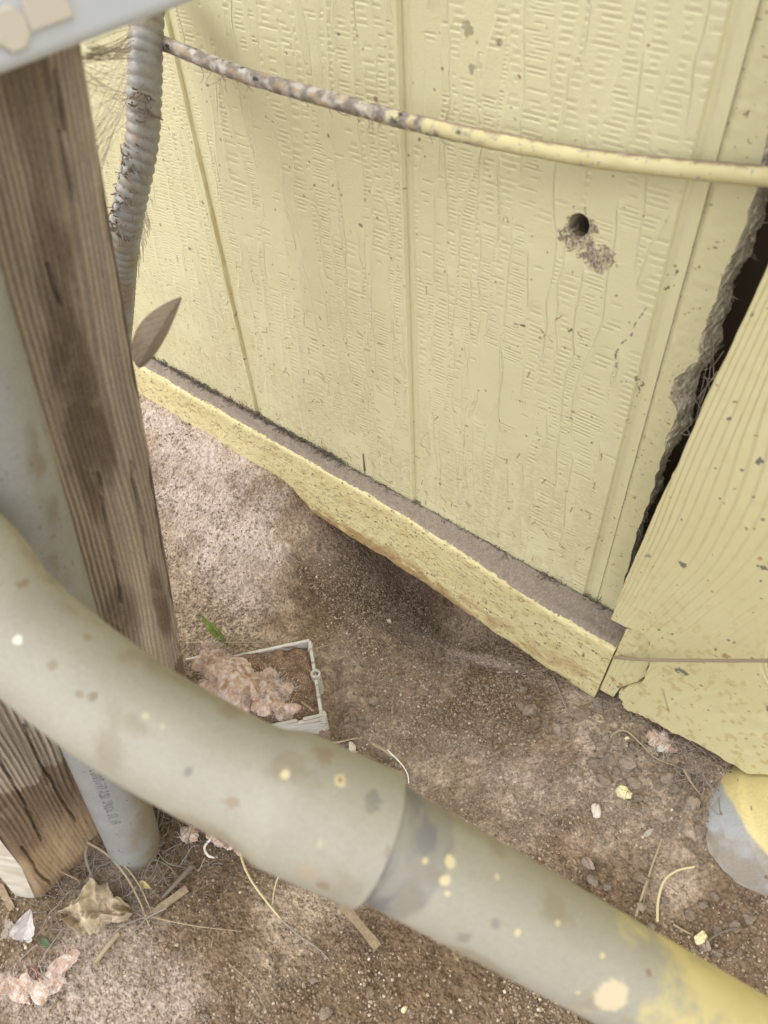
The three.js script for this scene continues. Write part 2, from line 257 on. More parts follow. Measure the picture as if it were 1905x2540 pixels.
{
  const y0 = 0.05, y1 = 2.4, ny = 700, ys = (b) => b < 0.9 ? y0 + (b / 0.9) * 0.6 : mix(0.65, y1, (b - 0.9) / 0.1);
  const strip = part('siding_strip', sheet(6, ny, (a, b) => { const y = ys(b), xr = inner(y); const c = a === 0 ? -0.011 : -0.0012; return [a === 0 ? -0.1106 : mix(-0.1106, xr, (a - 1 / 6) * 6 / 5), y, c]; }, (a, b) => [(mix(-0.11, -0.09, a)) * 4, ys(b) * 4]), paintMat, wall);
  const fib = texture(256, 1024, (u, v) => { const f = fbm(u * 26, v * 260, 3) * 0.6 + fbm(u * 9, v * 40, 3) * 0.4; return mix3(mix3([138, 126, 106], [214, 206, 182], ss(0.22, 0.66, f)), [216, 210, 184], ss(0.6, 0.75, fbm(u * 6 + 3, v * 22, 3)) * 0.6); });
  fib.repeat.set(1, 1.7);
  part('torn_edge', sheet(12, 900, (a, b) => { const y = y0 + b * 0.62, xi = inner(y), xo = outer(y); return [mix(xi, xo, a), y + (vn(a * 5, y * 400) - 0.5) * 0.0015, -0.0012 - 0.0135 * Math.pow(a, 1.4) + (a > 0 ? (fbm(a * 7, y * 330, 3) - 0.5) * 0.006 : 0)]; }, (a, b) => [a, b]), mat({ map: fib, roughness: 1 }), strip);
}
{
  const dark = mat({ color: new THREE.Color(0.26, 0.20, 0.14), roughness: 1 }), lumber = mat({ color: new THREE.Color(0.32, 0.24, 0.16), roughness: 1 });
  const box = (w, h, d, x, y, z) => new THREE.BoxGeometry(w, h, d).translate(x, y, z);
  part('backing_sheet', box(4.7, 2.9, 0.012, -0.35, 1.0, -0.126), dark, wall);
  part('stud', box(0.038, 2.2, 0.088, -0.42, 1.2, -0.068), lumber, wall);
  part('stud', box(0.038, 2.2, 0.088, -0.82, 1.2, -0.068), lumber, wall);
  part('stud', box(0.038, 2.2, 0.088, 0.12, 1.2, -0.068), lumber, wall);
  part('sill_plate', box(4.6, 0.038, 0.088, -0.35, 0.079, -0.068), lumber, wall);
  part('top_plate', box(4.7, 0.04, 0.14, -0.35, 2.425, -0.055), lumber, wall);
  part('end_panel', box(0.02, 2.9, 0.12, -2.62, 0.97, -0.06), dark, wall);
  part('end_panel', box(0.02, 2.9, 0.12, 1.98, 0.97, -0.06), dark, wall);
  part('siding_panel', box(1.83, 2.36, 0.011, 1.055, 1.23, -0.0055), paintMat, wall);
}

// ---------- trim board along the foot of the wall ----------
const fz = (x) => 0.020 + 0.012 * ss(-0.34, -0.08, x);
const trim = thing('skirting_board', 'long yellow painted trim board along foot of wall, dusty on top', 'trim board');
{
  const J0 = [-0.0759, 0.1584, 0.034], J1 = [-0.0801, 0.0697, 0.034]; // the slanting right end
  const xe = (y) => mix(J1[0], J0[0], (y - J1[1]) / (J0[1] - J1[1]));
  const prof = []; // [depth 0..1 of the board, y]
  prof.push([0, 0.040], [0.5, 0.040], [0.93, 0.040], [0.985, 0.0415], [1, 0.044]);
  for (let k = 1; k < 16; k++) prof.push([1, 0.044 + (0.1165 - 0.044) * k / 16]);
  prof.push([1, 0.1165], [0.975, 0.1192], [0.92, 0.1205], [0.6, 0.1208], [0.3, 0.1208], [0, 0.1205]);
  const nx = 520, x0 = -1.9, P = prof.length, len = [0]; for (let k = 1; k < P; k++) len.push(len[k - 1] + Math.hypot((prof[k][0] - prof[k - 1][0]) * 0.025, prof[k][1] - prof[k - 1][1]));
  const xa = (a, y) => { const t = a < 0.12 ? mix(x0, -0.8, a / 0.12) : mix(-0.8, xe(y), (a - 0.12) / 0.88); return t; };
  const body = sheet(nx, P - 1, (a, b) => {
    const k = Math.round(b * (P - 1)), [dz, yy] = prof[k], x = xa(a, yy), f = fz(x), wob = (fbm(x * 12, 5.5, 3) - 0.5) * 0.004;
    return [x, yy + wob * 0.5 + (dz > 0.9 && yy < 0.05 ? (fbm(x * 60, 1, 3) - 0.5) * 0.005 : 0), mix(0.0016, f, dz) + (dz === 1 ? (fbm(x * 70, yy * 70, 3) - 0.5) * 0.0012 : 0)];
  }, (a, b) => { const k = Math.round(b * (P - 1)); return [(xa(a, 0.08) + 0.85) / 0.8, len[k] / len[P - 1]]; });
  const cap = []; for (let k = 0; k < P; k++) { const [dz, yy] = prof[k]; cap.push([xe(yy), yy, mix(0.0016, fz(xe(yy)), dz)]); }
  const cpos = [], cidx = []; let cx = [0, 0, 0]; cap.forEach((p) => { cx = [cx[0] + p[0] / P, cx[1] + p[1] / P, cx[2] + p[2] / P]; }); cpos.push(...cx); cap.forEach((p) => cpos.push(...p)); for (let k = 1; k < P; k++) cidx.push(0, k, k + 1); cidx.push(0, P, 1);
  const capG = meshOf(cpos, cidx, cpos.map((v, i) => 0).slice(0, cpos.length / 3 * 2));
  const Lp = len[P - 1], w = 2048, h = 320;
  const B = buffer(w, h, (u, v) => {
    const x = -0.85 + u * 0.8, s = v * Lp; // s up the face from the underside
    let c = mix3([208, 195, 143], [215, 205, 158], fbm(x * 26, s * 60, 3));
    const chip = fbm(x * 120, s * 190, 4); c = mix3(c, [176, 154, 104], ss(0.60, 0.74, chip) * 0.4);
    c = mix3(c, [120, 96, 72], ss(0.72, 0.78, fbm(x * 260 + 5, s * 420, 3)) * 0.6);
    const rust = ss(0.062, 0.02, s - 0.022 * ss(-0.30, -0.10, x)) * ss(-0.60, -0.45, x) * (0.35 + 0.65 * ss(-0.16, -0.30, x));
    c = mix3(c, mix3([170, 132, 84], [132, 102, 72], fbm(x * 90, s * 150, 3)), ss(0.42, 0.7, fbm(x * 70 + 9, s * 110, 4) + rust * 0.42 - 0.12) * Math.min(1, rust * 1.5) * 0.65);
    return c;
  });
  const s = rng(99);
  for (let k = 0; k < 520; k++) splat(B, s(), 0.12 + 0.72 * Math.pow(s(), 1.5), (0.0004 + s() * 0.0012) / 0.8, (0.0003 + s() * 0.0009) / Lp, s() * 3, s() < 0.75 ? [96, 74, 52] : [88, 84, 80], 0.75, 0.6, k);
  const bmp = texture(w, h, (u, v) => { const x = -0.85 + u * 0.8, s = v * Lp; return 0.5 * fbm(x * 330, s * 330, 3) + 0.3 * fbm(x * 90, s * 260, 3) + 0.4 * ss(0.60, 0.68, fbm(x * 200 + 4, s * 200, 3)); }, false);
  const tm = mat({ map: fromBuffer(B), bumpMap: bmp, bumpScale: 0.0011, roughness: 0.65 });
  part('board', mergeGeometries([body, capG]), tm, trim);
  // soil dust lying on the top edge, ragged towards the front
  const dust = sheet(900, 9, (a, b) => {
    const x = mix(-0.8, xe(0.12) - 0.001, a), f = fz(x), z1 = f - 0.0004 - 0.0026 * (0.5 + 0.9 * (fbm(x * 42, 8, 4) - 0.5) * 2 + 0.6 * (vn(x * 700, 3) - 0.5)) - 0.003 * ss(-0.5, -0.75, x), z = mix(0.0018, Math.min(f - 0.0016, z1), b), wob = (fbm(x * 12, 5.5, 3) - 0.5) * 0.002;
    return [x, 0.1206 + wob + (b === 1 ? -0.0004 : 0.0009 + (fbm(x * 160, z * 300, 3) - 0.35) * 0.002), z];
  }, (a, b) => [a * 8, b * 0.2]);
  part('dust_layer', dust, mat({ map: texture(512, 256, (u, v) => { const f = fbm(u * 70, v * 60, 3), g = vn(u * 380, v * 300); let c = mix3([124, 112, 103], [154, 142, 132], f); c = mix3(c, [178, 158, 118], ss(0.6, 0.75, fbm(u * 90, v * 90 + 5, 3)) * 0.5); const n = (g - 0.5) * 34; return [c[0] + n, c[1] + n, c[2] + n]; }), roughness: 1 }), trim);
}

// ---------- wide leaning corner board ----------
{
  const ZB = 0.034, TH = 0.02;
  const left = [[-0.0668, 0.4553, 0.034], [-0.0685, 0.4292, 0.034], [-0.0712, 0.4004, 0.034], [-0.0737, 0.3754, 0.034], [-0.076, 0.3292, 0.034], [-0.0788, 0.302, 0.034], [-0.0812, 0.2693, 0.034], [-0.083, 0.2403, 0.034], [-0.0849, 0.2127, 0.034], [-0.086, 0.1795, 0.034], [-0.0869, 0.1589, 0.034]];
  const crack = [[-0.0757, 0.1592, 0.034], [-0.0651, 0.1632, 0.034], [-0.0607, 0.1626, 0.034], [-0.0557, 0.1583, 0.034], [-0.055, 0.148, 0.034], [-0.0501, 0.136, 0.034], [-0.0503, 0.124, 0.034], [-0.0499, 0.1087, 0.034], [-0.0532, 0.0975, 0.034], [-0.0571, 0.09, 0.034], [-0.0639, 0.0752, 0.034]];
  const foot = [[-0.0624, 0.0674, 0.034], [-0.0533, 0.0559, 0.034], [-0.041, 0.0616, 0.034], [-0.0211, 0.063, 0.034], [-0.009, 0.0657, 0.034], [0.0175, 0.0695, 0.034], [0.0386, 0.0686, 0.034]];
  const board = thing('corner_board', 'wide yellow board with raised wood grain leaning beside the dark gap', 'board');
  const lean = (left[0][0] - left[10][0]) / (left[0][1] - left[10][1]);
  const sh = new THREE.Shape(), r = rng(3), jag = (p, q, n, s) => { for (let i = 1; i <= n; i++) { const t = i / n; sh.lineTo(mix(p[0], q[0], t) + (i < n ? (r() - 0.5) * s : 0), mix(p[1], q[1], t) + (i < n ? (r() - 0.5) * s : 0)); } };
  const top = [left[0][0] + (1.6 - left[0][1]) * lean, 1.6];
  sh.moveTo(top[0], top[1]); sh.lineTo(left[0][0], left[0][1]);
  for (let i = 1; i < left.length; i++) jag(left[i - 1], left[i], 5, 0.0006);
  jag(left[10], crack[0], 4, 0.001); for (let i = 1; i < crack.length; i++) jag(crack[i - 1], crack[i], 4, 0.0012);
  jag(crack[crack.length - 1], foot[0], 3, 0.001); for (let i = 1; i < foot.length; i++) jag(foot[i - 1], foot[i], 6, 0.003);
  const br = [0.19, foot[6][1] - 0.004]; jag(foot[6], br, 10, 0.003); sh.lineTo(br[0] + (1.6 - br[1]) * lean, 1.6); sh.closePath();
  const bev = { bevelEnabled: true, bevelThickness: 0.0007, bevelSize: 0.0005, bevelOffset: -0.0005, bevelSegments: 2 };
  const g = new THREE.ExtrudeGeometry(sh, { depth: TH, bevelEnabled: false }); g.translate(0, 0, ZB - TH);
  const o = left[10], ca = Math.cos(Math.atan(lean)), sa = Math.sin(Math.atan(lean));
  const uvf = (x, y) => { const dx = x - o[0], dy = y - o[1]; return [(dx * ca - dy * sa + 0.03) / 0.36, (dx * sa + dy * ca + 0.12) / 0.6]; };
  const w = 1024, h = 1536, knot = [0.155, 0.20], hg = new Float32Array(w * h);
  const grain = (p, q) => { // p across, q along the board, metres
    const dk = Math.hypot((p - knot[0]) / 0.03, (q - knot[1]) / 0.055), pull = Math.exp(-dk * dk * 0.6);
    const pp = p + (fbm(q * 4 + 2, p * 3, 3) - 0.5) * 0.012 + (p - knot[0]) * -0.55 * pull + (fbm(p * 30, q * 7, 3) - 0.5) * 0.006 * (1 + 2 * ss(0.08, 0.16, p));
    const sp = mix(0.0026, 0.0056, ss(0.03, 0.2, p + (vn(q * 4, 1) - 0.5) * 0.08)), ph = dk < 1.2 ? mix(pp / sp, dk * 4 + pp / sp * 0.3, ss(1.2, 0.4, dk)) : pp / sp;
    const t = ph - Math.floor(ph); return 0.5 - 0.5 * Math.cos(2 * Math.PI * (t < 0.35 ? t / 0.7 : 0.5 + (t - 0.35) / 1.3));
  };
  for (let j = 0; j < h; j++) for (let i = 0; i < w; i++) { const p = (i + 0.5) / w * 0.36 - 0.0, q = (j + 0.5) / h * 0.6; hg[j * w + i] = 0.2 + 0.55 * grain(p, q) * (0.45 + 0.55 * fbm(p * 60, q * 12, 3)) + 0.22 * fbm(p * 300, q * 120, 3) + 0.12 * fbm(p * 40, q * 40, 3); }
  const bmp = texture(w, h, (u, v, i, j) => hg[j * w + i], false);
  const B = buffer(w, h, (u, v) => { const p = u * 0.36, q = v * 0.6; let c = mix3([208, 198, 149], [215, 207, 161], fbm(p * 24, q * 16, 3)); c = mix3(c, [176, 152, 96], ss(0.55, 0.75, fbm(p * 230, q * 170, 4)) * 0.36 * (0.2 + ss(0.24, 0.06, q))); return c; });
  const s = rng(61);
  for (let k = 0; k < 520; k++) { const big = s() < 0.12; splat(B, s(), s(), (big ? 0.0015 + s() * 0.002 : 0.0004 + s() * 0.001) / 0.36, (big ? 0.0012 + s() * 0.002 : 0.0004 + s() * 0.0008) / 0.6, s() * 3, s() < 0.6 ? [150, 118, 82] : [104, 96, 86], 0.5 + 0.4 * s(), 0.7, k); }
  for (const [u, v, k] of [[...uvf(...[...[-0.0541, 0.2508, 0.034]].slice(0, 2)), 3.2], [...uvf(...[...[-0.0376, 0.3515, 0.034]].slice(0, 2)), 3], [...uvf(...[...[-0.0125, 0.2794, 0.034]].slice(0, 2)), 3], [...uvf(...[...[-0.0289, 0.1449, 0.034]].slice(0, 2)), 4]]) splat(B, u, v, k * 0.001 / 0.36, k * 0.0007 / 0.6, 0.4, [96, 94, 92], 0.8, 1.1, k * 9);
  const bm = mat({ map: fromBuffer(B), bumpMap: bmp, bumpScale: 0.0013, roughness: 0.6 });
  const DA = new THREE.Vector3(0.52, 0.72, -0.30).normalize(), DB = V3([0.0758, 0.02, 0.0403]), sock = new THREE.CylinderGeometry(0.0555, 0.0555, 0.6, 64); sock.applyQuaternion(new THREE.Quaternion().setFromUnitVectors(new THREE.Vector3(0, 1, 0), DA)); sock.translate(DB.x, DB.y, DB.z);
  const ev = new Evaluator(); ev.useGroups = false; const BA = new Brush(g, bm), BS = new Brush(sock, bm); BA.updateMatrixWorld(); BS.updateMatrixWorld();
  part('plank', uvBy(ev.evaluate(BA, BS, SUBTRACTION).geometry, uvf), bm, board); // notched round the drain pipe
  // the corner that has cracked away below, a little sunk
  const cs = new THREE.Shape(), E0 = [-0.075, 0.1528, 0.031], E1 = [-0.0794, 0.0648, 0.031], E2 = [-0.0672, 0.0696, 0.031];
  cs.moveTo(E0[0], E0[1]); for (let i = 1; i < crack.length; i++) cs.lineTo(crack[i][0] - 0.0009, crack[i][1] + (i < 3 ? -0.0012 : 0.0002)); cs.lineTo(E2[0], E2[1] - 0.012); cs.lineTo(E1[0], E1[1] - 0.008); cs.lineTo(E1[0], E1[1]); cs.closePath();
  const cg = new THREE.ExtrudeGeometry(cs, { depth: 0.014, ...bev }); cg.translate(0, 0, 0.0165);
  const chip = part('cracked_corner', uvBy(cg, uvf), bm, board); chip.userData.label = 'cracked corner piece of the board';
}
// ---------- leaning timber post ----------
const PF = V3([-0.3273, 0, 0.2684]), PN = V3([-0.3382, 0, 0.4342]), PU = V3([0.1253, 0.9874, -0.0966]);
const PWV = PN.clone().sub(PF), PWID = PWV.length(); PWV.addScaledVector(PU, -PWV.dot(PU)).normalize();
const PNRM = new THREE.Vector3().crossVectors(PU, PWV).normalize(); if (PNRM.x < 0) PNRM.negate();
{
  const post = thing('timber_post', 'weathered brown timber post leaning in the left foreground', 'post');
  const w = 768, h = 2048, TW = 0.2, TL = 0.85, T0 = -0.12;
  const cracks = [[[0.1278, 0.2185], [0.1285, 0.178], [0.13, 0.1404], [0.1327, 0.0878]], [[0.1087, 0.2318], [0.1101, 0.1804], [0.1097, 0.1265], [0.1085, 0.0738]], [[0.1444, 0.1016], [0.1457, 0.0607], [0.1442, 0.0127]], [[0.0147, 0.5442], [0.0145, 0.5196]], [[0.03, 0.4992], [0.029, 0.4811]], [[0.0111, 0.3809], [0.013, 0.2989]], [[0.0291, 0.3848], [0.0353, 0.2804]], [[0.0119, 0.5628], [0.0129, 0.5451]]];
  const near = (p, q) => { let b = 1; for (const c of cracks) for (let i = 1; i < c.length; i++) { const ax = c[i - 1][0], ay = c[i - 1][1], bx = c[i][0] - ax, by = c[i][1] - ay, t = cl(((p - ax) * bx + (q - ay) * by) / (bx * bx + by * by)); const d = Math.hypot(p - ax - bx * t, q - ay - by * t); if (d < b) b = d; } return b; };
  const grainAt = (p, q) => { const pp = p + (fbm(q * 4 + 3, p * 6, 3) - 0.5) * 0.02, t = pp / 0.0032 + fbm(pp * 90, q * 3, 2) * 1.5, f = t - Math.floor(t); return ss(0, 0.3, f) * (1 - ss(0.4, 1, f)) * (0.4 + 0.6 * fbm(pp * 160, q * 9, 2)); };
  const relief = (p, q) => { // metres, outward positive
    const low = ss(0.16, 0.08, q), d = near(p + (fbm(q * 60, 2, 2) - 0.5) * 0.002, q);
    let r = -0.0018 * (1 - grainAt(p, q)) * (1 - 0.75 * low) + (fbm(p * 60, q * 10, 3) - 0.5) * 0.003 + (fbm(p * 240, q * 90, 3) - 0.5) * 0.0012;
    r -= low * 0.0004 * (Math.sin(q * 2 * Math.PI / 0.0028 + p * 30) * 0.5 + 0.5);
    r -= 0.0042 * (1 - ss(0.0002, 0.0009, d)); return r;
  };
  const stains = [[[0.0328, 0.4152], 0.014, 0.06, 0.7], [[0.0296, 0.4536], 0.011, 0.04, 0.4], [[0.0402, 0.2685], 0.018, 0.03, 0.4], [[0.0102, 0.2546], 0.006, 0.05, 0.6], [[0.0307, 0.489], 0.008, 0.05, 0.45], [[0.026, 0.5469], 0.01, 0.06, 0.4]];
  const [, wet1] = [0.1082, 0.1709], [, wet0] = [0.1138, 0.1084];
  const col = texture(w, h, (u, v) => {
    const p = u * TW, q = T0 + v * TL, g = grainAt(p, q), f = fbm(p * 50, q * 7, 4), low = ss(0.17, 0.06, q);
    let c = mix3([120, 108, 94], [190, 176, 156], cl(0.14 + 0.75 * g + 0.7 * (f - 0.35)));
    c = mix3(c, mix3([146, 122, 92], [182, 158, 122], f), low * 0.9);
    for (const [s, rp, rq, k] of stains) { const d = Math.hypot((p - s[0]) / rp, (q - s[1]) / rq); if (d < 1.7) c = mix3(c, [86, 71, 58], k * (1 - ss(0.5, 1.2, d + (fbm(p * 130, q * 30, 3) - 0.5) * 0.9))); }
    const edge = wet1 + (fbm(p * 60, 4, 3) - 0.5) * 0.05; c = mix3(c, [92, 71, 51], 0.6 * (1 - ss(edge - 0.002, edge + 0.002, q)) * ss(wet0 - 0.05, wet0 + 0.012, q + (fbm(p * 90, q * 20, 3) - 0.5) * 0.05));
    const dust = ss(0.58, 0.75, fbm(p * 90 + 3, q * 60, 4)); c = mix3(c, [156, 142, 122], dust * 0.4);
    const n = (vn(p * 2600, q * 900) - 0.5) * 22; return [c[0] + n, c[1] + n, c[2] + n];
  });
  const m = mat({ map: col, roughness: 0.95 });
  const at = (p, q, out) => { const v = PF.clone().addScaledVector(PWV, p).addScaledVector(PU, q).addScaledVector(PNRM, out); return [v.x, v.y, v.z]; };
  const rowY = (b) => b < 0.94 ? T0 + (b / 0.94) * 0.85 : mix(0.73, 1.25, (b - 0.94) / 0.06), cham = (q) => cl(0.012 + q * 0.12, 0.004, 0.02), DEP = 0.14;
  const face = sheet(230, 700, (a, b) => { const q = rowY(b), p = a * (PWID - cham(q) * 0.7), e = Math.min(a, 1 - a) * PWID; return at(p, q, relief(p, q) - 0.003 * (1 - ss(0, 0.005, e)) * (0.6 + 0.8 * vn(q * 70, a * 3))); }, (a, b) => [a * PWID / TW, (rowY(b) - T0) / TL]);
  part('front_face', face, m, post);
  const side = (fn) => sheet(24, 200, (a, b) => fn(a, rowY(b)), (a, b) => [a * 0.6, (rowY(b) - T0) / TL]);
  part('worn_edge', sheet(10, 300, (a, b) => { const q = rowY(b), c = cham(q); return at(PWID - c * 0.7 + c * 0.7 * a, q, -0.003 - c * a + (a > 0 && a < 1 ? (fbm(a * 3, q * 90, 3) - 0.5) * 0.003 : 0)); }, (a, b) => [a * 0.1, (rowY(b) - T0) / TL]),
    mat({ map: texture(128, 1024, (u, v) => mix3([176, 164, 142], [226, 220, 208], fbm(u * 8, v * 120, 4))), roughness: 1 }), post);
  part('back_faces', mergeGeometries([side((a, q) => at(0, q, -0.003 - a * DEP)), side((a, q) => at(PWID, q, -0.003 - cham(q) - a * (DEP - cham(q)))), side((a, q) => at(a * PWID, q, -0.003 - DEP)), sheet(2, 2, (a, b) => at(a * PWID, 1.25, -0.003 - b * DEP))]), m, post);
}
// ---------- grey plastic conduit standing against the post ----------
const pvc = (base, dirt) => (u, v, f, g) => { let c = mix3(base, [base[0] + 14, base[1] + 14, base[2] + 12], f); return mix3(c, dirt, ss(0.56, 0.78, g) * 0.5); };
{
  const B0 = V3([-0.3192, 0, 0.3525]).addScaledVector(PNRM, 0.008), U = V3([0.1333, 0.9857, -0.103]), L = 0.76;
  const top = B0.clone().addScaledVector(U, 0.62), bot = B0.clone().addScaledVector(U, -0.14), TL = 0.76;
  const con = thing('conduit_pipe', 'grey plastic conduit with printed lettering standing against the timber post', 'pipe');
  const cw = 2048, ch = 512, cv = document.createElement('canvas'); cv.width = cw; cv.height = ch; const cx = cv.getContext('2d');
  cx.fillStyle = '#fff'; cx.fillRect(0, 0, cw, ch); cx.fillStyle = '#000';
  const S0 = [0.3571, -0.1313], S1 = [0.4946, -0.4787], circ = 2 * Math.PI * 0.02, x0 = S0[0] / TL * cw, x1 = S1[0] / TL * cw, yv = (0.5 + (S0[1] * 0.5 + S1[1] * 0.5) / (2 * Math.PI)) * ch, txt = 'FOR WIRE U.L. CONDUIT ABV. UNDR. ST. 15';
  cx.font = 'bold 40px sans-serif'; cx.textBaseline = 'middle'; const tw = cx.measureText(txt).width;
  cx.save(); cx.translate(x0 - 8, yv); cx.scale((x1 - x0 + 8) / tw, 0.0068 / circ * ch / 30); cx.fillText(txt, 0, 0); cx.restore();
  const ink = cx.getImageData(0, 0, cw, ch).data;
  const base = pvc([138, 139, 137], [112, 98, 76]);
  const col = texture(cw, ch, (u, v, i, j) => {
    const s = u * TL, a = v * circ, f = fbm(s * 60, a * 60, 3), g = fbm(s * 36 + 8, a * 55, 4); let c = base(u, v, f, g);
    const brown = ss(0.42, 0.27, v + (fbm(s * 40, a * 40, 3) - 0.5) * 0.22) * ss(0.30, 0.55, g + 0.15); c = mix3(c, [126, 110, 82], brown * 0.6 * ss(0.2, 0.5, s)); // soil washed down one side
    c = mix3(c, [146, 128, 106], ss(0.575, 0.61, s + (g - 0.5) * 0.05) * ss(0.35, 0.6, f) * 0.6);
    const k = (1 - ink[(j * cw + i) * 4] / 255) * ss(0.30, 0.52, fbm(s * 800, a * 800, 2)); c = mix3(c, [74, 76, 84], k * 0.85);
    const n = (vn(s * 2600, a * 2600) - 0.5) * 22; return vn(s * 420 + 4, a * 420) > 0.94 ? mix3(c, [84, 74, 60], 0.6) : [c[0] + n, c[1] + n, c[2] + n];
  });
  const g = tube([[top.x, top.y, top.z], [bot.x, bot.y, bot.z]], (s) => 0.02 + (s > 0.607 && s < 0.611 ? 0.0003 : 0), { radial: 64, step: 0.002, smooth: false });
  const uv = g.attributes.uv; for (let i = 0; i < uv.count; i++) uv.setX(i, uv.getX(i) / TL);
  part('tube', g, mat({ map: col, roughness: 0.6 }), con);
}
// ---------- white metal box on the post ----------
{
  const bx = thing('metal_box', 'white painted metal box with beige raised bosses at top left', 'box');
  const wt = mat({ map: texture(512, 512, (u, v) => { const f = fbm(u * 9, v * 9, 4); let c = mix3([186, 193, 202], [198, 203, 211], f); c = mix3(c, [196, 178, 150], ss(0.66, 0.8, fbm(u * 14 + 3, v * 14, 4)) * 0.5); return c; }), roughness: 0.45 });
  part('housing', new RoundedBoxGeometry(0.055, 0.36, 0.34, 5, 0.004).translate(-0.2475, 0.7535, 0.265), wt, bx);
  const beige = mat({ color: new THREE.Color(0.60, 0.56, 0.49), roughness: 0.7 });
  const K1 = [-0.22, 0.5834, 0.2558], K2 = [-0.22, 0.5851, 0.2438];
  const boss = (pts, at) => { const s = new THREE.Shape(pts.map(([a, b]) => new THREE.Vector2(a, b))); const g = new THREE.ExtrudeGeometry(s, { depth: 0.0012, bevelEnabled: true, bevelThickness: 0.0008, bevelSize: 0.0008, bevelSegments: 3 }); g.rotateY(Math.PI / 2); g.translate(-0.2202, at[1], at[2]); return g; };
  part('boss', boss([...Array(8)].map((_, k) => [Math.cos(k * Math.PI / 4 + 0.39) * 0.0046, Math.sin(k * Math.PI / 4 + 0.39) * 0.0046]), K1), beige, bx);
  part('boss', boss([[-0.006, -0.003], [0.006, -0.003], [0.006, 0.004], [-0.006, 0.004]], K2), beige, bx);
}
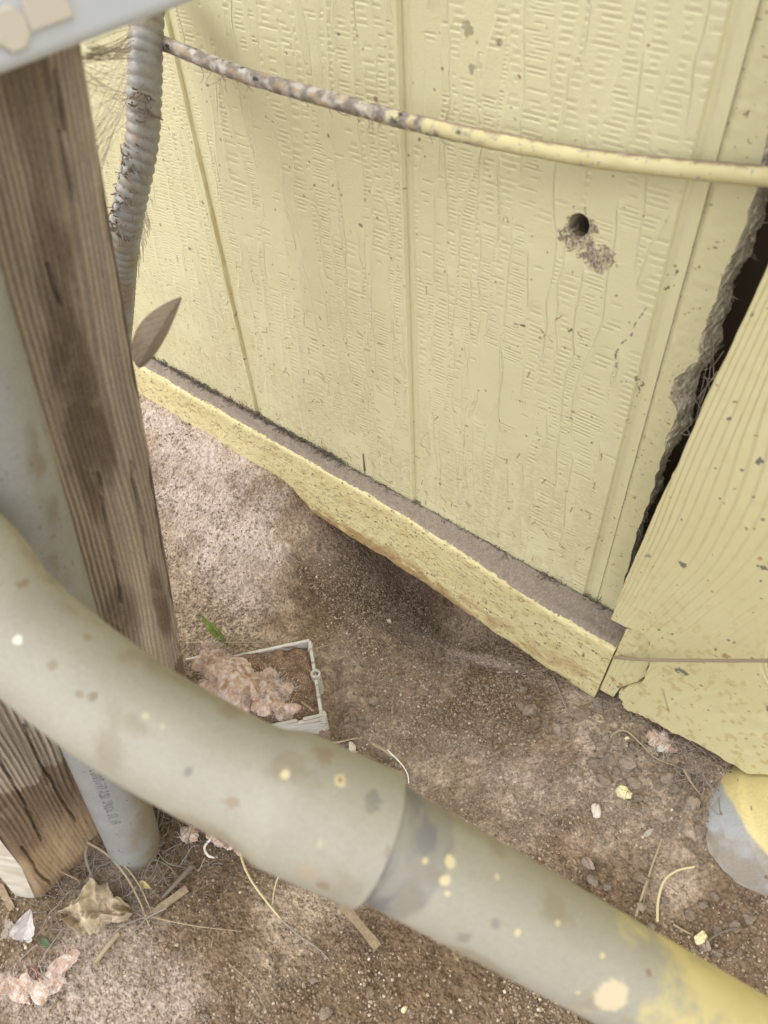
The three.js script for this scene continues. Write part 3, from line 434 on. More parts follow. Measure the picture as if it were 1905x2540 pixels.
// ---------- sweeping plastic pipe across the foreground ----------
{
  const EP = [[-0.2475, 0.6, 0.385], [-0.2473, 0.589, 0.3829], [-0.2472, 0.5779, 0.3808], [-0.247, 0.5668, 0.3787], [-0.2468, 0.5558, 0.3766], [-0.2465, 0.5451, 0.3743], [-0.246, 0.535, 0.372], [-0.2454, 0.5252, 0.3695], [-0.2447, 0.5157, 0.3669], [-0.2439, 0.5065, 0.3641], [-0.2429, 0.4977, 0.3614], [-0.2417, 0.4895, 0.3587], [-0.24, 0.482, 0.356], [-0.2379, 0.4752, 0.3532], [-0.2354, 0.469, 0.3503], [-0.2325, 0.4634, 0.3473], [-0.2296, 0.4583, 0.3446], [-0.2266, 0.4536, 0.3424], [-0.2236, 0.4491, 0.3408], [-0.2208, 0.4451, 0.34], [-0.218, 0.4415, 0.34], [-0.2152, 0.4382, 0.3403], [-0.2123, 0.4353, 0.3409], [-0.2093, 0.4327, 0.3415], [-0.2062, 0.4303, 0.3417], [-0.2029, 0.4283, 0.3417], [-0.1997, 0.4266, 0.3416], [-0.1964, 0.4253, 0.3416], [-0.1928, 0.4241, 0.3414], [-0.1891, 0.4227, 0.3411], [-0.185, 0.4211, 0.3408], [-0.1805, 0.4192, 0.3403], [-0.1756, 0.4172, 0.3398], [-0.1704, 0.4151, 0.3391], [-0.1652, 0.4129, 0.3384], [-0.16, 0.4108, 0.3376], [-0.155, 0.4089, 0.3367], [-0.15, 0.4069, 0.3357], [-0.145, 0.405, 0.3345], [-0.1401, 0.4031, 0.3333], [-0.1353, 0.4013, 0.332], [-0.1309, 0.3997, 0.3308], [-0.1269, 0.3982, 0.3297], [-0.1234, 0.397, 0.3288], [-0.1203, 0.3961, 0.3279], [-0.1176, 0.3952, 0.3271], [-0.115, 0.3945, 0.3264], [-0.1126, 0.3938, 0.3256], [-0.1103, 0.393, 0.3248], [-0.108, 0.3923, 0.3241], [-0.1058, 0.3915, 0.3234], [-0.1038, 0.3908, 0.3226], [-0.1019, 0.3901, 0.3219], [-0.0999, 0.3894, 0.3212], [-0.098, 0.3887, 0.3205], [-0.0961, 0.3879, 0.3198], [-0.0943, 0.3871, 0.3191], [-0.0926, 0.3863, 0.3185], [-0.0908, 0.3855, 0.3178], [-0.0888, 0.3845, 0.317], [-0.0866, 0.3835, 0.3161], [-0.0841, 0.3823, 0.3152], [-0.0814, 0.381, 0.3141], [-0.0786, 0.3796, 0.3129], [-0.0756, 0.3782, 0.3117], [-0.0727, 0.3768, 0.3105], [-0.0699, 0.3754, 0.3093]], SP = [[-0.0728, 0.3787, 0.3106], [0.4557, -0.0454, 0.1053]];
  const run = thing('elbow_pipe', 'large grey plastic pipe sweeping across the foreground with belled joint', 'pipe');
  let EL = 0; for (let i = 1; i < EP.length; i++) EL += Math.hypot(EP[i][0] - EP[i - 1][0], EP[i][1] - EP[i - 1][1], EP[i][2] - EP[i - 1][2]);
  const SL = Math.hypot(SP[1][0] - SP[0][0], SP[1][1] - SP[0][1], SP[1][2] - SP[0][2]), circ = 2 * Math.PI * 0.0205;
  const bell = [0.3, -0.3599][0];
  const marks = (B, L, list) => { for (const [h, r, c, a, rag] of list) splat(B, h[0] / L, 0.5 + h[1] / (2 * Math.PI), r / L, r / circ, 0, c, a, rag ?? 0.25, r * 1e5); };
  const Y = [208, 194, 152], BR = [126, 100, 76], CR = [206, 190, 158], GY = [112, 110, 104];
  const base = (L, seed) => buffer(1536, 512, (u, v) => { const s = u * L, a = v * circ, f = fbm(s * 26 + seed, a * 26, 4), g = fbm(s * 60 + seed, a * 60, 4); let c = mix3([146, 142, 127], [162, 158, 144], f); c = mix3(c, [128, 116, 94], ss(0.55, 0.78, g) * 0.45); const n = (vn(s * 1500, a * 1500) - 0.5) * 10; return [c[0] + n, c[1] + n, c[2] + n]; });
  const A = base(EL, 3);
  marks(A, EL, [[[0.3173, -0.9052], 0.0022, Y, 0.85], [[0.3173, -0.9052], 0.0008, BR, 0.8], [[0.3022, -0.6599], 0.0015, Y, 0.9], [[0.3108, -1.211], 0.0036, BR, 0.35, 1.0], [[0.2914, 0.0423], 0.0024, BR, 0.4, 0.9], [[0.3198, 0.4956], 0.004, [170, 140, 108], 0.3, 1.0], [[0.3293, -0.8204], 0.003, GY, 0.55, 0.8], [[0.3259, 0.6061], 0.0022, BR, 0.5], [[0.2367, -0.3106], 0.0018, [110, 96, 70], 0.6, 0.6], [[0.2327, -0.216], 0.0014, [120, 104, 78], 0.5, 0.6], [[0.254, -0.4945], 0.0013, Y, 0.45], [[0.2603, -0.4878], 0.0010, Y, 0.4], [[0.2748, -0.0839], 0.0016, GY, 0.7], [[0.1881, -0.9848], 0.003, BR, 0.5, 0.7], [[0.2068, -0.2768], 0.0016, [230, 225, 205], 0.8], [[0.2202, -0.316], 0.0018, BR, 0.45], [[0.2215, -1.0231], 0.0016, [130, 116, 92], 0.5]]);
  const s1 = rng(44); for (let k = 0; k < 10; k++) marks(A, EL, [[[s1() * EL, (s1() - 0.5) * 3.2], 0.0004 + s1() * 0.0014, s1() < 0.7 ? BR : Y, 0.2 + 0.25 * s1(), 0.6]]);
  const tA = fromBuffer(A), gA = tube(EP, (s) => { const k = s - bell; return 0.0199 + 0.0030 * ss(-0.006, 0.007, k); }, { radial: 72, step: 0.0025 });
  const norm = (g, L) => { const uv = g.attributes.uv; for (let i = 0; i < uv.count; i++) uv.setX(i, uv.getX(i) / L); return g; };
  part('elbow', norm(gA, EL), mat({ map: tA, roughness: 0.5 }), run);
  const Bf = base(SL, 17), yo = [0.123, -0.5837][0];
  for (let j = 0; j < 512; j++) for (let i = 0; i < 1536; i++) {
    const s = (i + 0.5) / 1536 * SL, v = (j + 0.5) / 512, a = v * circ, k = (j * 1536 + i) * 3, f = fbm(s * 90, a * 90, 4); let c = [Bf.b[k], Bf.b[k + 1], Bf.b[k + 2]];
    const primer = 1 - ss(0.0205, 0.023, s + (fbm(a * 90, 3, 3) - 0.5) * 0.005); c = mix3(c, mix3([104, 104, 107], [128, 126, 120], f), primer * (0.35 + 0.6 * ss(0.38, 0.6, fbm(s * 160, a * 60, 3))));
    const spray = ss(0.34, 0.66, f * 0.7 + 0.62 * ss(yo - 0.05, yo + 0.055, s + (0.5 - v) * 0.03) - 0.18) * ss(yo - 0.06, yo, s); c = mix3(c, mix3([186, 172, 112], [204, 190, 134], f), spray * 0.9); // yellow wall paint that landed on the pipe
    Bf.b[k] = c[0]; Bf.b[k + 1] = c[1]; Bf.b[k + 2] = c[2];
  }
  marks(Bf, SL, [[[0.1038, 0.0608], 0.0072, CR, 0.9, 0.18], [[0.0227, -0.6076], 0.0022, Y, 0.9], [[0.0236, -0.3109], 0.0021, Y, 0.9], [[0.0266, -0.1508], 0.0012, Y, 0.85], [[0.0139, -0.4364], 0.0012, Y, 0.85], [[0.0569, -0.1408], 0.0014, Y, 0.8], [[0.0707, -0.5973], 0.0012, Y, 0.7], [[0.0928, -0.478], 0.0012, Y, 0.8], [[0.0422, -0.7804], 0.0012, Y, 0.7], [[0.1149, -0.6154], 0.0015, BR, 0.7], [[0.0421, 0.4261], 0.003, GY, 0.45, 0.8], [[0.0479, -0.0829], 0.0018, GY, 0.5, 0.6], [[0.0919, 0.3038], 0.0009, Y, 0.8]]);
  const gB = tube(SP, 0.0196, { radial: 72, step: 0.004, smooth: false });
  part('straight_pipe', norm(gB, SL), mat({ map: fromBuffer(Bf), roughness: 0.5 }), run);
}
// ---------- flexible metal conduit hanging by the post ----------
{
  const P = [[-0.4778, 0.5103, 0.0212], [-0.4716, 0.4922, 0.0331], [-0.4658, 0.4758, 0.0449], [-0.4614, 0.4621, 0.0538], [-0.4592, 0.4364, 0.0666], [-0.4609, 0.4179, 0.0761], [-0.4651, 0.3982, 0.0857], [-0.4727, 0.3772, 0.092], [-0.4847, 0.3531, 0.0949], [-0.5047, 0.3096, 0.0979], [-0.5319, 0.24, 0.1066], [-0.5647, 0.1502, 0.1106]];
  const fl = thing('flexible_conduit', 'corrugated grey metal conduit coated in dust beside the post', 'conduit');
  const g = tube(P, (s, L, th) => { const t = (s + th / (2 * Math.PI) * 0.0066) / 0.0066, f = t - Math.floor(t); return 0.0099 + 0.0013 * Math.pow(Math.sin(Math.PI * f), 0.7); }, { radial: 40, step: 0.0008 });
  const col = texture(1024, 256, (u, v) => { const f = fbm(u * 40, v * 9, 4), d = ss(0.42, 0.66, fbm(u * 22 + 6, v * 6 + 3, 4)); let c = mix3([138, 137, 132], [164, 163, 157], f); c = mix3(c, [142, 128, 110], d * 0.7); const n = (vn(u * 800, v * 160) - 0.5) * 20; return [c[0] + n, c[1] + n, c[2] + n]; });
  col.repeat.set(3, 1);
  part('corrugated_tube', g, mat({ map: col, roughness: 0.5, metalness: 0.12 }), fl);
  const r = rng(12), A = [[-0.4558, 0.4256, 0.0843], [-0.4591, 0.4098, 0.0909], [-0.4626, 0.3946, 0.0971], [-0.4677, 0.3825, 0.0997], [-0.4501, 0.4573, 0.0673]], lumps = [];
  A.forEach((p, i) => { for (let k = 0; k < 26; k++) { const q = [p[0] + (r() - 0.5) * 0.012, p[1] + (r() - 0.5) * 0.02, p[2] + (r() - 0.5) * 0.012]; lumps.push(strand(r, q, [r() - 0.5, r() - 0.8, r() - 0.5], 0.004 + r() * 0.008, 0.0005 + r() * 0.0006, 1.3, 5)); } });
  const fz2 = part('dust_fibres', strands(lumps), mat({ color: new THREE.Color(0.22, 0.175, 0.135), roughness: 1 }), fl); fz2.userData.kind = 'stuff';
}
// ---------- cable crossing the wall ----------
{
  const P = [[-0.4886, 0.4787, 0.03], [-0.4567, 0.4776, 0.032], [-0.3873, 0.4746, 0.036], [-0.3256, 0.4727, 0.033], [-0.2727, 0.4698, 0.027], [-0.2263, 0.4673, 0.018], [-0.1608, 0.469, 0.01], [-0.0846, 0.4797, 0.008], [-0.0463, 0.4866, 0.008]];
  const cb = thing('wall_cable', 'dirty cable sagging across the wall, grey at left and yellow at right', 'cable');
  let L = 0; const c3 = new THREE.CatmullRomCurve3(P.map(V3), false, 'centripetal'); L = c3.getLength();
  const g = tube(P, (s, l, th) => 0.0044 + 0.0004 * (fbm(s * 150, th * 1.4 + 9, 3) - 0.5) * 2 * (1 - 0.6 * s / l), { radial: 28, step: 0.0016 });
  const uv = g.attributes.uv; for (let i = 0; i < uv.count; i++) uv.setX(i, uv.getX(i) / L);
  const col = texture(2048, 128, (u, v) => {
    const f = fbm(u * 90, v * 6, 4), k = fbm(u * 50 + 8, v * 5, 4); let grime = mix3([128, 119, 108], [190, 182, 172], ss(0.3, 0.7, f)); if (k > 0.73) grime = mix3(grime, [46, 42, 40], 0.8); if (k < 0.36) grime = mix3(grime, [168, 146, 118], 0.6);
    const py = ss(0.42, 0.60, u + (f - 0.5) * 0.35); let c = mix3(grime, mix3([200, 188, 138], [214, 204, 158], k), py);
    c = mix3(c, [134, 113, 97], py * (1 - ss(0.40, 0.49, v + (f - 0.5) * 0.14)) * 0.9); // dust along the top
    if (vn(u * 300, v * 16) > 0.9) c = mix3(c, [150, 150, 158], 0.6); return c;
  });
  part('sheath', g, mat({ map: col, roughness: 0.85 }), cb);
  const r = rng(8), fib = []; for (let k = 0; k < 22; k++) { const t = 0.12 + r() * 0.42, p = c3.getPointAt(t); fib.push(strand(r, [p.x, p.y - 0.003, p.z], [r() - 0.5, -0.8, r() - 0.5], 0.004 + r() * 0.012, 0.00028, 1.1, 5)); }
  const dp = part('hanging_dust', strands(fib), mat({ color: new THREE.Color(0.34, 0.28, 0.22), roughness: 1 }), cb); dp.userData.kind = 'stuff';
}
// ---------- drain pipe at the right edge ----------
{
  const dr = thing('drain_pipe', 'thick grey drain pipe splashed with yellow paint at right edge', 'pipe');
  const B0 = V3([0.0758, 0.02, 0.0403]), ax = new THREE.Vector3(0.52, 0.72, -0.30).normalize(), a = B0.clone().addScaledVector(ax, -0.03), b = B0.clone().addScaledVector(ax, 0.26);
  const g = tube([[a.x, a.y, a.z], [b.x, b.y, b.z]], (s) => 0.0520 + 0.0026 * (1 - ss(0.044, 0.049, s)), { radial: 96, step: 0.002, smooth: false });
  const col = texture(1024, 1024, (u, v) => {
    const s = u * 1.0, al = v * 0.32, f = fbm(s * 36, al * 36, 4), n = (vn(s * 900, al * 900) - 0.5) * 12; let c = mix3([156, 157, 157], [178, 178, 176], f); c = mix3(c, [122, 108, 88], ss(0.6, 0.8, fbm(s * 70 + 3, al * 90, 4)) * 0.4);
    if (s < 0.05) c = mix3(c, [132, 118, 98], ss(0.45, 0.7, f) * 0.6);
    const sp = ss(0.40, 0.62, f * 0.5 + 0.75 * ss(0.052, 0.070, s + (0.5 - v) * 0.14) - 0.04); c = mix3(c, mix3([208, 190, 124], [224, 208, 146], f), sp * 0.92);
    if (vn(s * 260, al * 90) > 0.93) c = mix3(c, [96, 80, 60], 0.6); return [c[0] + n, c[1] + n, c[2] + n];
  });
  part('tube', g, mat({ map: col, roughness: 0.5 }), dr);
}
// ---------- plastic box half buried in the soil ----------
const onSoil = (x, z, up = 0) => [x, soil(x, z) + up, z];
{
  const TR = V3([-0.3086, 0.048, 0.1379]), BR = V3([-0.2521, 0.046, 0.1853]), BL = V3([-0.3066, 0.042, 0.2472]), TLc = V3([-0.3644, 0.04, 0.1927]);
  const bx = thing('plastic_box', 'half buried grey plastic outlet box filled with soil and pink fluff', 'outlet box');
  const gm = mat({ map: texture(256, 256, (u, v) => { const f = fbm(u * 16, v * 16, 4), n = (vn(u * 120, v * 120) - 0.5) * 20; let c = mix3([176, 172, 162], [206, 202, 192], f); c = mix3(c, [132, 114, 94], ss(0.52, 0.74, fbm(u * 24 + 4, v * 24, 4)) * 0.85); return [c[0] + n, c[1] + n, c[2] + n]; }), roughness: 0.75, side: THREE.DoubleSide });
  const wallPiece = (A, B, down, th, notch, bend) => { // upright strip between two rim corners
    const d = B.clone().sub(A), L = d.length(), t = d.clone().normalize(), n = new THREE.Vector3().crossVectors(new THREE.Vector3(0, 1, 0), t).normalize();
    const sh = new THREE.Shape(); sh.moveTo(0, -down); sh.lineTo(0, 0);
    for (const [p, q, dp] of notch) { sh.lineTo(p * L, 0); sh.lineTo(p * L, -dp); sh.lineTo(q * L, -dp); sh.lineTo(q * L, 0); }
    sh.lineTo(L, 0); sh.lineTo(L, -down); sh.closePath();
    const g = new THREE.ExtrudeGeometry(sh, { depth: th, steps: 1, bevelEnabled: true, bevelThickness: 0.0003, bevelSize: 0.0003, bevelSegments: 1 });
    const up = new THREE.Vector3().crossVectors(n, t).normalize(); if (up.y < 0) up.negate();
    const m = new THREE.Matrix4().makeBasis(t, up, new THREE.Vector3().crossVectors(t, up)); m.setPosition(A); g.applyMatrix4(m);
    if (bend) { const p = g.attributes.position; for (let i = 0; i < p.count; i++) { const s = V3([p.getX(i), p.getY(i), p.getZ(i)]).sub(A).dot(t) / L; p.setY(i, p.getY(i) - bend * s * s); } g.computeVertexNormals(); }
    return uvBy(g, (x, y, z) => [x * 12 + z * 9, y * 14]);
  };
  part('side_wall', wallPiece(TR, BR, 0.05, 0.0022, [[0.60, 0.72, 0.004]]), gm, bx);
  part('side_wall', wallPiece(BR, BL, 0.05, 0.0022, [[0.20, 0.27, 0.004]]), gm, bx);
  part('side_wall', wallPiece(TR.clone().lerp(TLc, 0.02), TLc, 0.045, 0.0022, [], 0.006), gm, bx);
  part('side_wall', wallPiece(BL, TLc, 0.05, 0.0022, []), gm, bx);
  part('corner_post', new THREE.CylinderGeometry(0.0034, 0.0034, 0.05, 20).translate(BR.x - 0.0015, BR.y - 0.0255, BR.z - 0.001), gm, bx);
  part('corner_tab', new RoundedBoxGeometry(0.004, 0.016, 0.008, 2, 0.0008).rotateY(0.6).translate(TR.x + 0.003, TR.y - 0.009, TR.z + 0.004), gm, bx);
  const S = V3([-0.2831, 0.047, 0.1598]); const ring = new THREE.LatheGeometry([[0.0024, -0.03], [0.0024, 0.0008], [0.0027, 0.0012], [0.0042, 0.0012], [0.0045, 0.0008], [0.0045, -0.03]].map(([a, b]) => new THREE.Vector2(a, b)), 28).translate(S.x, S.y, S.z);
  part('screw_boss', ring, gm, bx);
  // soil that has filled the box
  const fill = sheet(60, 60, (a, b) => { const p = TLc.clone().lerp(TR, a), q = BL.clone().lerp(BR, a), c = p.lerp(q, b), e = Math.min(a, 1 - a, b, 1 - b); return [mix(c.x, -0.302, 0.02), 0.038 + 0.006 * ss(0, 0.3, e) + (fbm(c.x * 120, c.z * 120, 4) - 0.5) * 0.010 + Math.max(0, vn(c.x * 260, c.z * 260) - 0.6) * 0.006, c.z]; });
  const fm = mat({ map: texture(512, 512, (u, v) => { const f = fbm(u * 14, v * 14, 4), g = vn(u * 150, v * 150), h = vn(u * 300, v * 300); let c = mix3([98, 76, 58], [152, 128, 106], f); const n = (g - 0.5) * 60 + (h - 0.5) * 40; if (g > 0.9) c = [206, 196, 176]; return [c[0] + n, c[1] + n, c[2] + n * 0.9]; }), roughness: 1 });
  single('soil_fill', fill, fm, 'crumbly brown soil filling the half buried plastic box', 'soil');
}
// ---------- insulation fluff ----------
function blob(c, r, seed, flat = 0.6, sharp = 1) {
  const g = new THREE.IcosahedronGeometry(1, 22), p = g.attributes.position, v = new THREE.Vector3();
  for (let i = 0; i < p.count; i++) { v.fromBufferAttribute(p, i); const n = fbm(v.x * 1.5 + seed + v.y * 0.7, v.z * 1.5 - v.y * 0.9 + seed * 3, 3), n2 = fbm(v.x * 5 + seed, v.z * 5 + v.y * 4, 3); const k = 0.30 + 1.1 * n * sharp + 0.22 * n2; p.setXYZ(i, c[0] + v.x * r[0] * k, c[1] + v.y * r[1] * k * flat, c[2] + v.z * r[2] * k); }
  g.computeVertexNormals(); return uvBy(g, (x, y, z) => [x * 22 + y * 6, z * 22 + y * 9]);
}
const woolTex = texture(512, 512, (u, v) => { const f = fbm(u * 10, v * 10, 4), g = fbm(u * 70, v * 20, 3); let c = mix3([184, 154, 134], [214, 200, 190], ss(0.3, 0.7, f * 0.6 + g * 0.4)); return mix3(c, [150, 122, 100], ss(0.5, 0.7, fbm(u * 9 + 3, v * 9 + 8, 4)) * 0.75); });
const woolBump = texture(512, 512, (u, v) => fbm(u * 60, v * 24, 4), false);
const woolMat = mat({ map: woolTex, bumpMap: woolBump, bumpScale: 0.0006, roughness: 1 });
const hairMat = mat({ color: new THREE.Color(0.62, 0.53, 0.47), roughness: 1 }), paleHair = mat({ color: new THREE.Color(0.74, 0.70, 0.68), roughness: 1 });
function wool(label, bodies, seed, n, group) {
  const o = thing('insulation_tuft', label, 'insulation', group), r = rng(seed), hair = [];
  part('wool_body', mergeGeometries(bodies.map(([c, s], i) => blob(c, s, seed + i * 3.7, 0.6, 1.15))), woolMat, o);
  for (const [c, s] of bodies) for (let k = 0; k < n; k++) { const th = r() * 6.283, ph = Math.acos(r() * 0.95), d = [Math.cos(th) * Math.sin(ph), Math.cos(ph), Math.sin(th) * Math.sin(ph)], q = 0.72 + r() * 0.25; hair.push(strand(r, [c[0] + d[0] * s[0] * q, c[1] + d[1] * s[1] * q * 0.75, c[2] + d[2] * s[2] * q], [d[2] * (r() - 0.5) * 3 + (r() - 0.5), (r() - 0.5) * 0.6, -d[0] * (r() - 0.5) * 3 + (r() - 0.5)], 0.005 + r() * 0.008, 0.00011 + r() * 0.00014, 0.9, 6)); }
  part('loose_fibres', strands(hair), hairMat, o).userData.kind = 'stuff'; return o;
}
const lift = (p, d) => [p[0], p[1] + d, p[2]];
wool('large tuft of pink insulation wool lying in the plastic box', [[[-0.3572, 0.052, 0.2084], [0.017, 0.016, 0.015]], [[-0.3396, 0.05, 0.2135], [0.022, 0.018, 0.019]], [[-0.3215, 0.046, 0.2126], [0.018, 0.014, 0.018]], [[-0.3058, 0.045, 0.2015], [0.013, 0.013, 0.014]], [[-0.3112, 0.046, 0.1893], [0.010, 0.010, 0.009]], [[-0.2868, 0.042, 0.1994], [0.014, 0.008, 0.010]], [[-0.3759, 0.046, 0.2001], [0.008, 0.01, 0.008]], [[-0.2958, 0.044, 0.187], [0.007, 0.008, 0.006]]], 31, 170);
wool('pink insulation tuft under the foreground pipe right of the conduit', [[lift([-0.2596, 0.018, 0.2987], 0.004), [0.014, 0.008, 0.010]], [lift([-0.2393, 0.018, 0.296], 0.003), [0.010, 0.006, 0.008]]], 47, 40);
wool('small pink insulation tuft at foot of the leaning board', [[lift([-0.0189, 0.0478, 0.0396], 0.004), [0.010, 0.008, 0.008]]], 53, 60);
wool('drawn out pink insulation wisp lying left of the pale gravelly soil', [[lift([-0.2836, 0.018, 0.441], 0.003), [0.006, 0.003, 0.015]], [lift([-0.2789, 0.018, 0.4486], 0.002), [0.006, 0.003, 0.008]]], 59, 110);
wool('flat strip of pink insulation at the lower left picture edge', [[lift([-0.2873, 0.018, 0.4575], 0.003), [0.012, 0.003, 0.006]], [lift([-0.299, 0.018, 0.4682], 0.002), [0.014, 0.003, 0.005]], [lift([-0.3098, 0.018, 0.4729], 0.002), [0.011, 0.003, 0.006]]], 67, 80);
wool('loose grey wool scrap on soil beside the conduit base', [[lift([-0.2797, 0.018, 0.3195], 0.003), [0.008, 0.006, 0.006]]], 71, 30);

// ---------- leaves, husks ----------
function leafGeo(base, tip, wide, face, { fold = 0.35, curl = 0.1, wave = 0, seed = 0, round = 0.75, na = 40, nb = 14 } = {}) {
  const A = V3(base), B = V3(tip), T = B.clone().sub(A), L = T.length(); T.normalize(); const F = V3(face); F.addScaledVector(T, -F.dot(T)).normalize(); const Sd = new THREE.Vector3().crossVectors(T, F);
  return sheet(na, nb, (a, b) => { const k = (b - 0.5) * 2, hw = wide * Math.pow(Math.sin(Math.PI * Math.pow(a * 0.985 + 0.008, round)), 0.8) * (1 + wave * (fbm(a * 6 + seed, b > 0.5 ? 9 : 2, 3) - 0.5) * 2); const up = Math.abs(k) * hw * fold + curl * L * Math.sin(Math.PI * a) + wave * wide * (fbm(a * 5 + seed, b * 3, 3) - 0.5) * 2.2; const p = A.clone().addScaledVector(T, a * L).addScaledVector(Sd, k * hw).addScaledVector(F, up); return [p.x, p.y, p.z]; });
}
const leafMat = (a, b, k = 10) => mat({ map: texture(256, 128, (u, v) => { const f = fbm(u * k, v * k, 4), vein = Math.abs(v - 0.5) < 0.025 ? 0.5 : 0, side = ss(0.86, 0.97, Math.abs(Math.sin((u * 16 + Math.abs(v - 0.5) * 9) * Math.PI * 0.5))) * 0.25; return mix3(mix3(a, b, f), [b[0] * 0.72, b[1] * 0.7, b[2] * 0.66], vein + side); }), bumpMap: woolBump, bumpScale: 0.0006, side: THREE.DoubleSide, roughness: 0.9 });
single('dry_leaf', leafGeo([-0.2863, 0.4192, 0.2188], [-0.2798, 0.4442, 0.189], 0.0072, [0.3, 0.6, 0.75], { fold: 0.8, curl: 0.03, round: 0.82 }), leafMat([164, 148, 128], [190, 174, 152]), 'narrow dry brown leaf caught on the post edge before the wall', 'leaf');
single('green_leaf', leafGeo([-0.3813, 0.0226, 0.1783], [-0.4092, 0.0492, 0.1795], 0.0042, [0.44, 0.75, 0.49], { fold: 0.3, curl: 0.06, wave: 0.3, seed: 4, round: 1 }), leafMat([122, 142, 74], [148, 164, 92]), 'small green leaf standing above soil behind the plastic box', 'leaf');
single('dry_leaf', leafGeo([-0.3128, 0.03, 0.4191], [-0.2687, 0.03, 0.3846], 0.0145, [0.1, 1, 0.2], { fold: -0.3, curl: 0.05, wave: 0.95, seed: 11, round: 0.9, na: 90, nb: 34 }), leafMat([152, 134, 106], [204, 190, 164], 16), 'crumpled tan dry leaf on soil in front of the post', 'leaf');
single('dry_leaf', leafGeo([-0.3191, 0.022, 0.4467], [-0.3241, 0.04, 0.4287], 0.0085, [0.5, 0.5, 0.7], { fold: 0.5, curl: 0.1, wave: 0.25, seed: 3 }), leafMat([160, 150, 142], [216, 208, 210]), 'pale lilac grey curled leaf at the post corner', 'leaf');
single('dry_leaf', leafGeo([-0.3368, 0.026, 0.4497], [-0.3233, 0.028, 0.4432], 0.007, [0.2, 0.9, 0.3], { fold: 0.4, curl: 0.18, wave: 0.4, seed: 8 }), leafMat([146, 132, 118], [184, 172, 160]), 'small grey curled leaf at the left picture edge', 'leaf');
single('green_leaf', leafGeo([-0.3092, 0.024, 0.4378], [-0.2976, 0.024, 0.4361], 0.0028, [0.1, 1, 0.1], { fold: 0.3, curl: 0.1 }), leafMat([78, 98, 66], [108, 124, 88]), 'tiny dark green leaf scrap beside the curled grey leaf', 'leaf');
single('dry_leaf', leafGeo([-0.3015, 0.022, 0.4538], [-0.2845, 0.022, 0.4532], 0.0032, [0.1, 1, 0.1], { fold: 0.5, curl: 0.05 }), leafMat([104, 74, 62], [134, 98, 84]), 'small reddish brown leaf sliver above the pink strip', 'leaf');
single('seed_husk', leafGeo([-0.2823, 0.024, 0.3668], [-0.2713, 0.024, 0.3645], 0.0022, [0.1, 1, 0.1], { fold: 0.7, curl: 0.05 }), leafMat([198, 178, 120], [222, 206, 154]), 'pale yellow seed husk on soil below the conduit', 'husk');
single('white_petal', leafGeo([-0.0189, 0.0527, 0.0491], [-0.0141, 0.0546, 0.0424], 0.0026, [0.1, 1, 0.2], { fold: 0.5, curl: 0.1 }), leafMat([226, 220, 204], [240, 236, 226]), 'tiny white papery flake beside the pink tuft under board', 'flake');
single('white_flake', leafGeo([0.0031, 0.0317, 0.1064], [0.0061, 0.0357, 0.0983], 0.0018, [0.1, 1, 0.2], { fold: 0.6, curl: 0.2 }), leafMat([196, 184, 166], [220, 210, 194]), 'curved pale shaving on soil left of the drain pipe', 'flake');

// ---------- twigs, straws, threads ----------
const straw = mat({ color: new THREE.Color(0.36, 0.285, 0.185), roughness: 0.8 }), paleStraw = mat({ color: new THREE.Color(0.58, 0.50, 0.30), roughness: 0.7 }), twig = mat({ color: new THREE.Color(0.17, 0.135, 0.11), roughness: 1 }), greyTwig = mat({ color: new THREE.Color(0.30, 0.26, 0.22), roughness: 1 }), white = mat({ color: new THREE.Color(0.78, 0.75, 0.70), roughness: 0.9 });
function stem(name, label, category, pts, rad, material, { taper = 0.4, group, up = 0.0006 } = {}) {
  const r = rng(label.length * 131 + pts.length);
  return single(name, tube(pts.map((p) => lift(p, rad + up)), (s, L, th) => rad * (1 - taper * s / L) * (1 + 0.22 * (vn(s * 500, th * 1.1 + 3) - 0.5)), { radial: 8, step: 0.0022 }), material, label, category, group);
}
stem('grass_stem', 'bright yellow curved stem on soil below the foreground pipe', 'stem', [[-0.2467, 0.018, 0.2959], [-0.2334, 0.02, 0.3057], [-0.2169, 0.02, 0.3124], [-0.1989, 0.018, 0.3157], [-0.1798, 0.018, 0.3181]], 0.0012, paleStraw);
stem('root_fibre', 'dark thin fibre trailing on from the yellow stem', 'fibre', [[-0.1798, 0.018, 0.3181], [-0.1624, 0.018, 0.3178], [-0.1446, 0.018, 0.3155], [-0.1345, 0.018, 0.3158]], 0.0006, greyTwig);
stem('grass_stem', 'short fine yellow stem curving out beneath the pipe', 'stem', [[-0.1992, 0.022, 0.2875], [-0.2011, 0.02, 0.2975], [-0.1967, 0.018, 0.3079], [-0.1917, 0.018, 0.3148]], 0.0007, paleStraw);
stem('grass_stem', 'pale yellow hooked stem beside the pipe left of drain', 'stem', [[0.038, 0.018, 0.1503], [0.0319, 0.0209, 0.1378], [0.0293, 0.025, 0.1237], [0.0333, 0.0272, 0.1132], [0.0422, 0.0288, 0.1033]], 0.0011, paleStraw, { taper: 0.2 });
stem('straw', 'twisted brown straw poking up from behind the pipe', 'straw', [[0.0245, 0.018, 0.1581], [0.0203, 0.0221, 0.1368], [0.017, 0.0276, 0.1181], [0.0144, 0.0335, 0.1015]], 0.0011, straw);
stem('straw', 'thin second brown straw crossing the twisted one', 'straw', [[0.0285, 0.018, 0.1566], [0.0221, 0.0208, 0.1385], [0.0179, 0.025, 0.1201]], 0.0007, straw);
stem('straw', 'long dry stem bent from post foot past the conduit', 'straw', [[-0.3413, 0.038, 0.3756], [-0.3304, 0.038, 0.373], [-0.3121, 0.034, 0.3693], [-0.2923, 0.028, 0.3702], [-0.2732, 0.022, 0.375], [-0.254, 0.018, 0.3819]], 0.0012, straw);
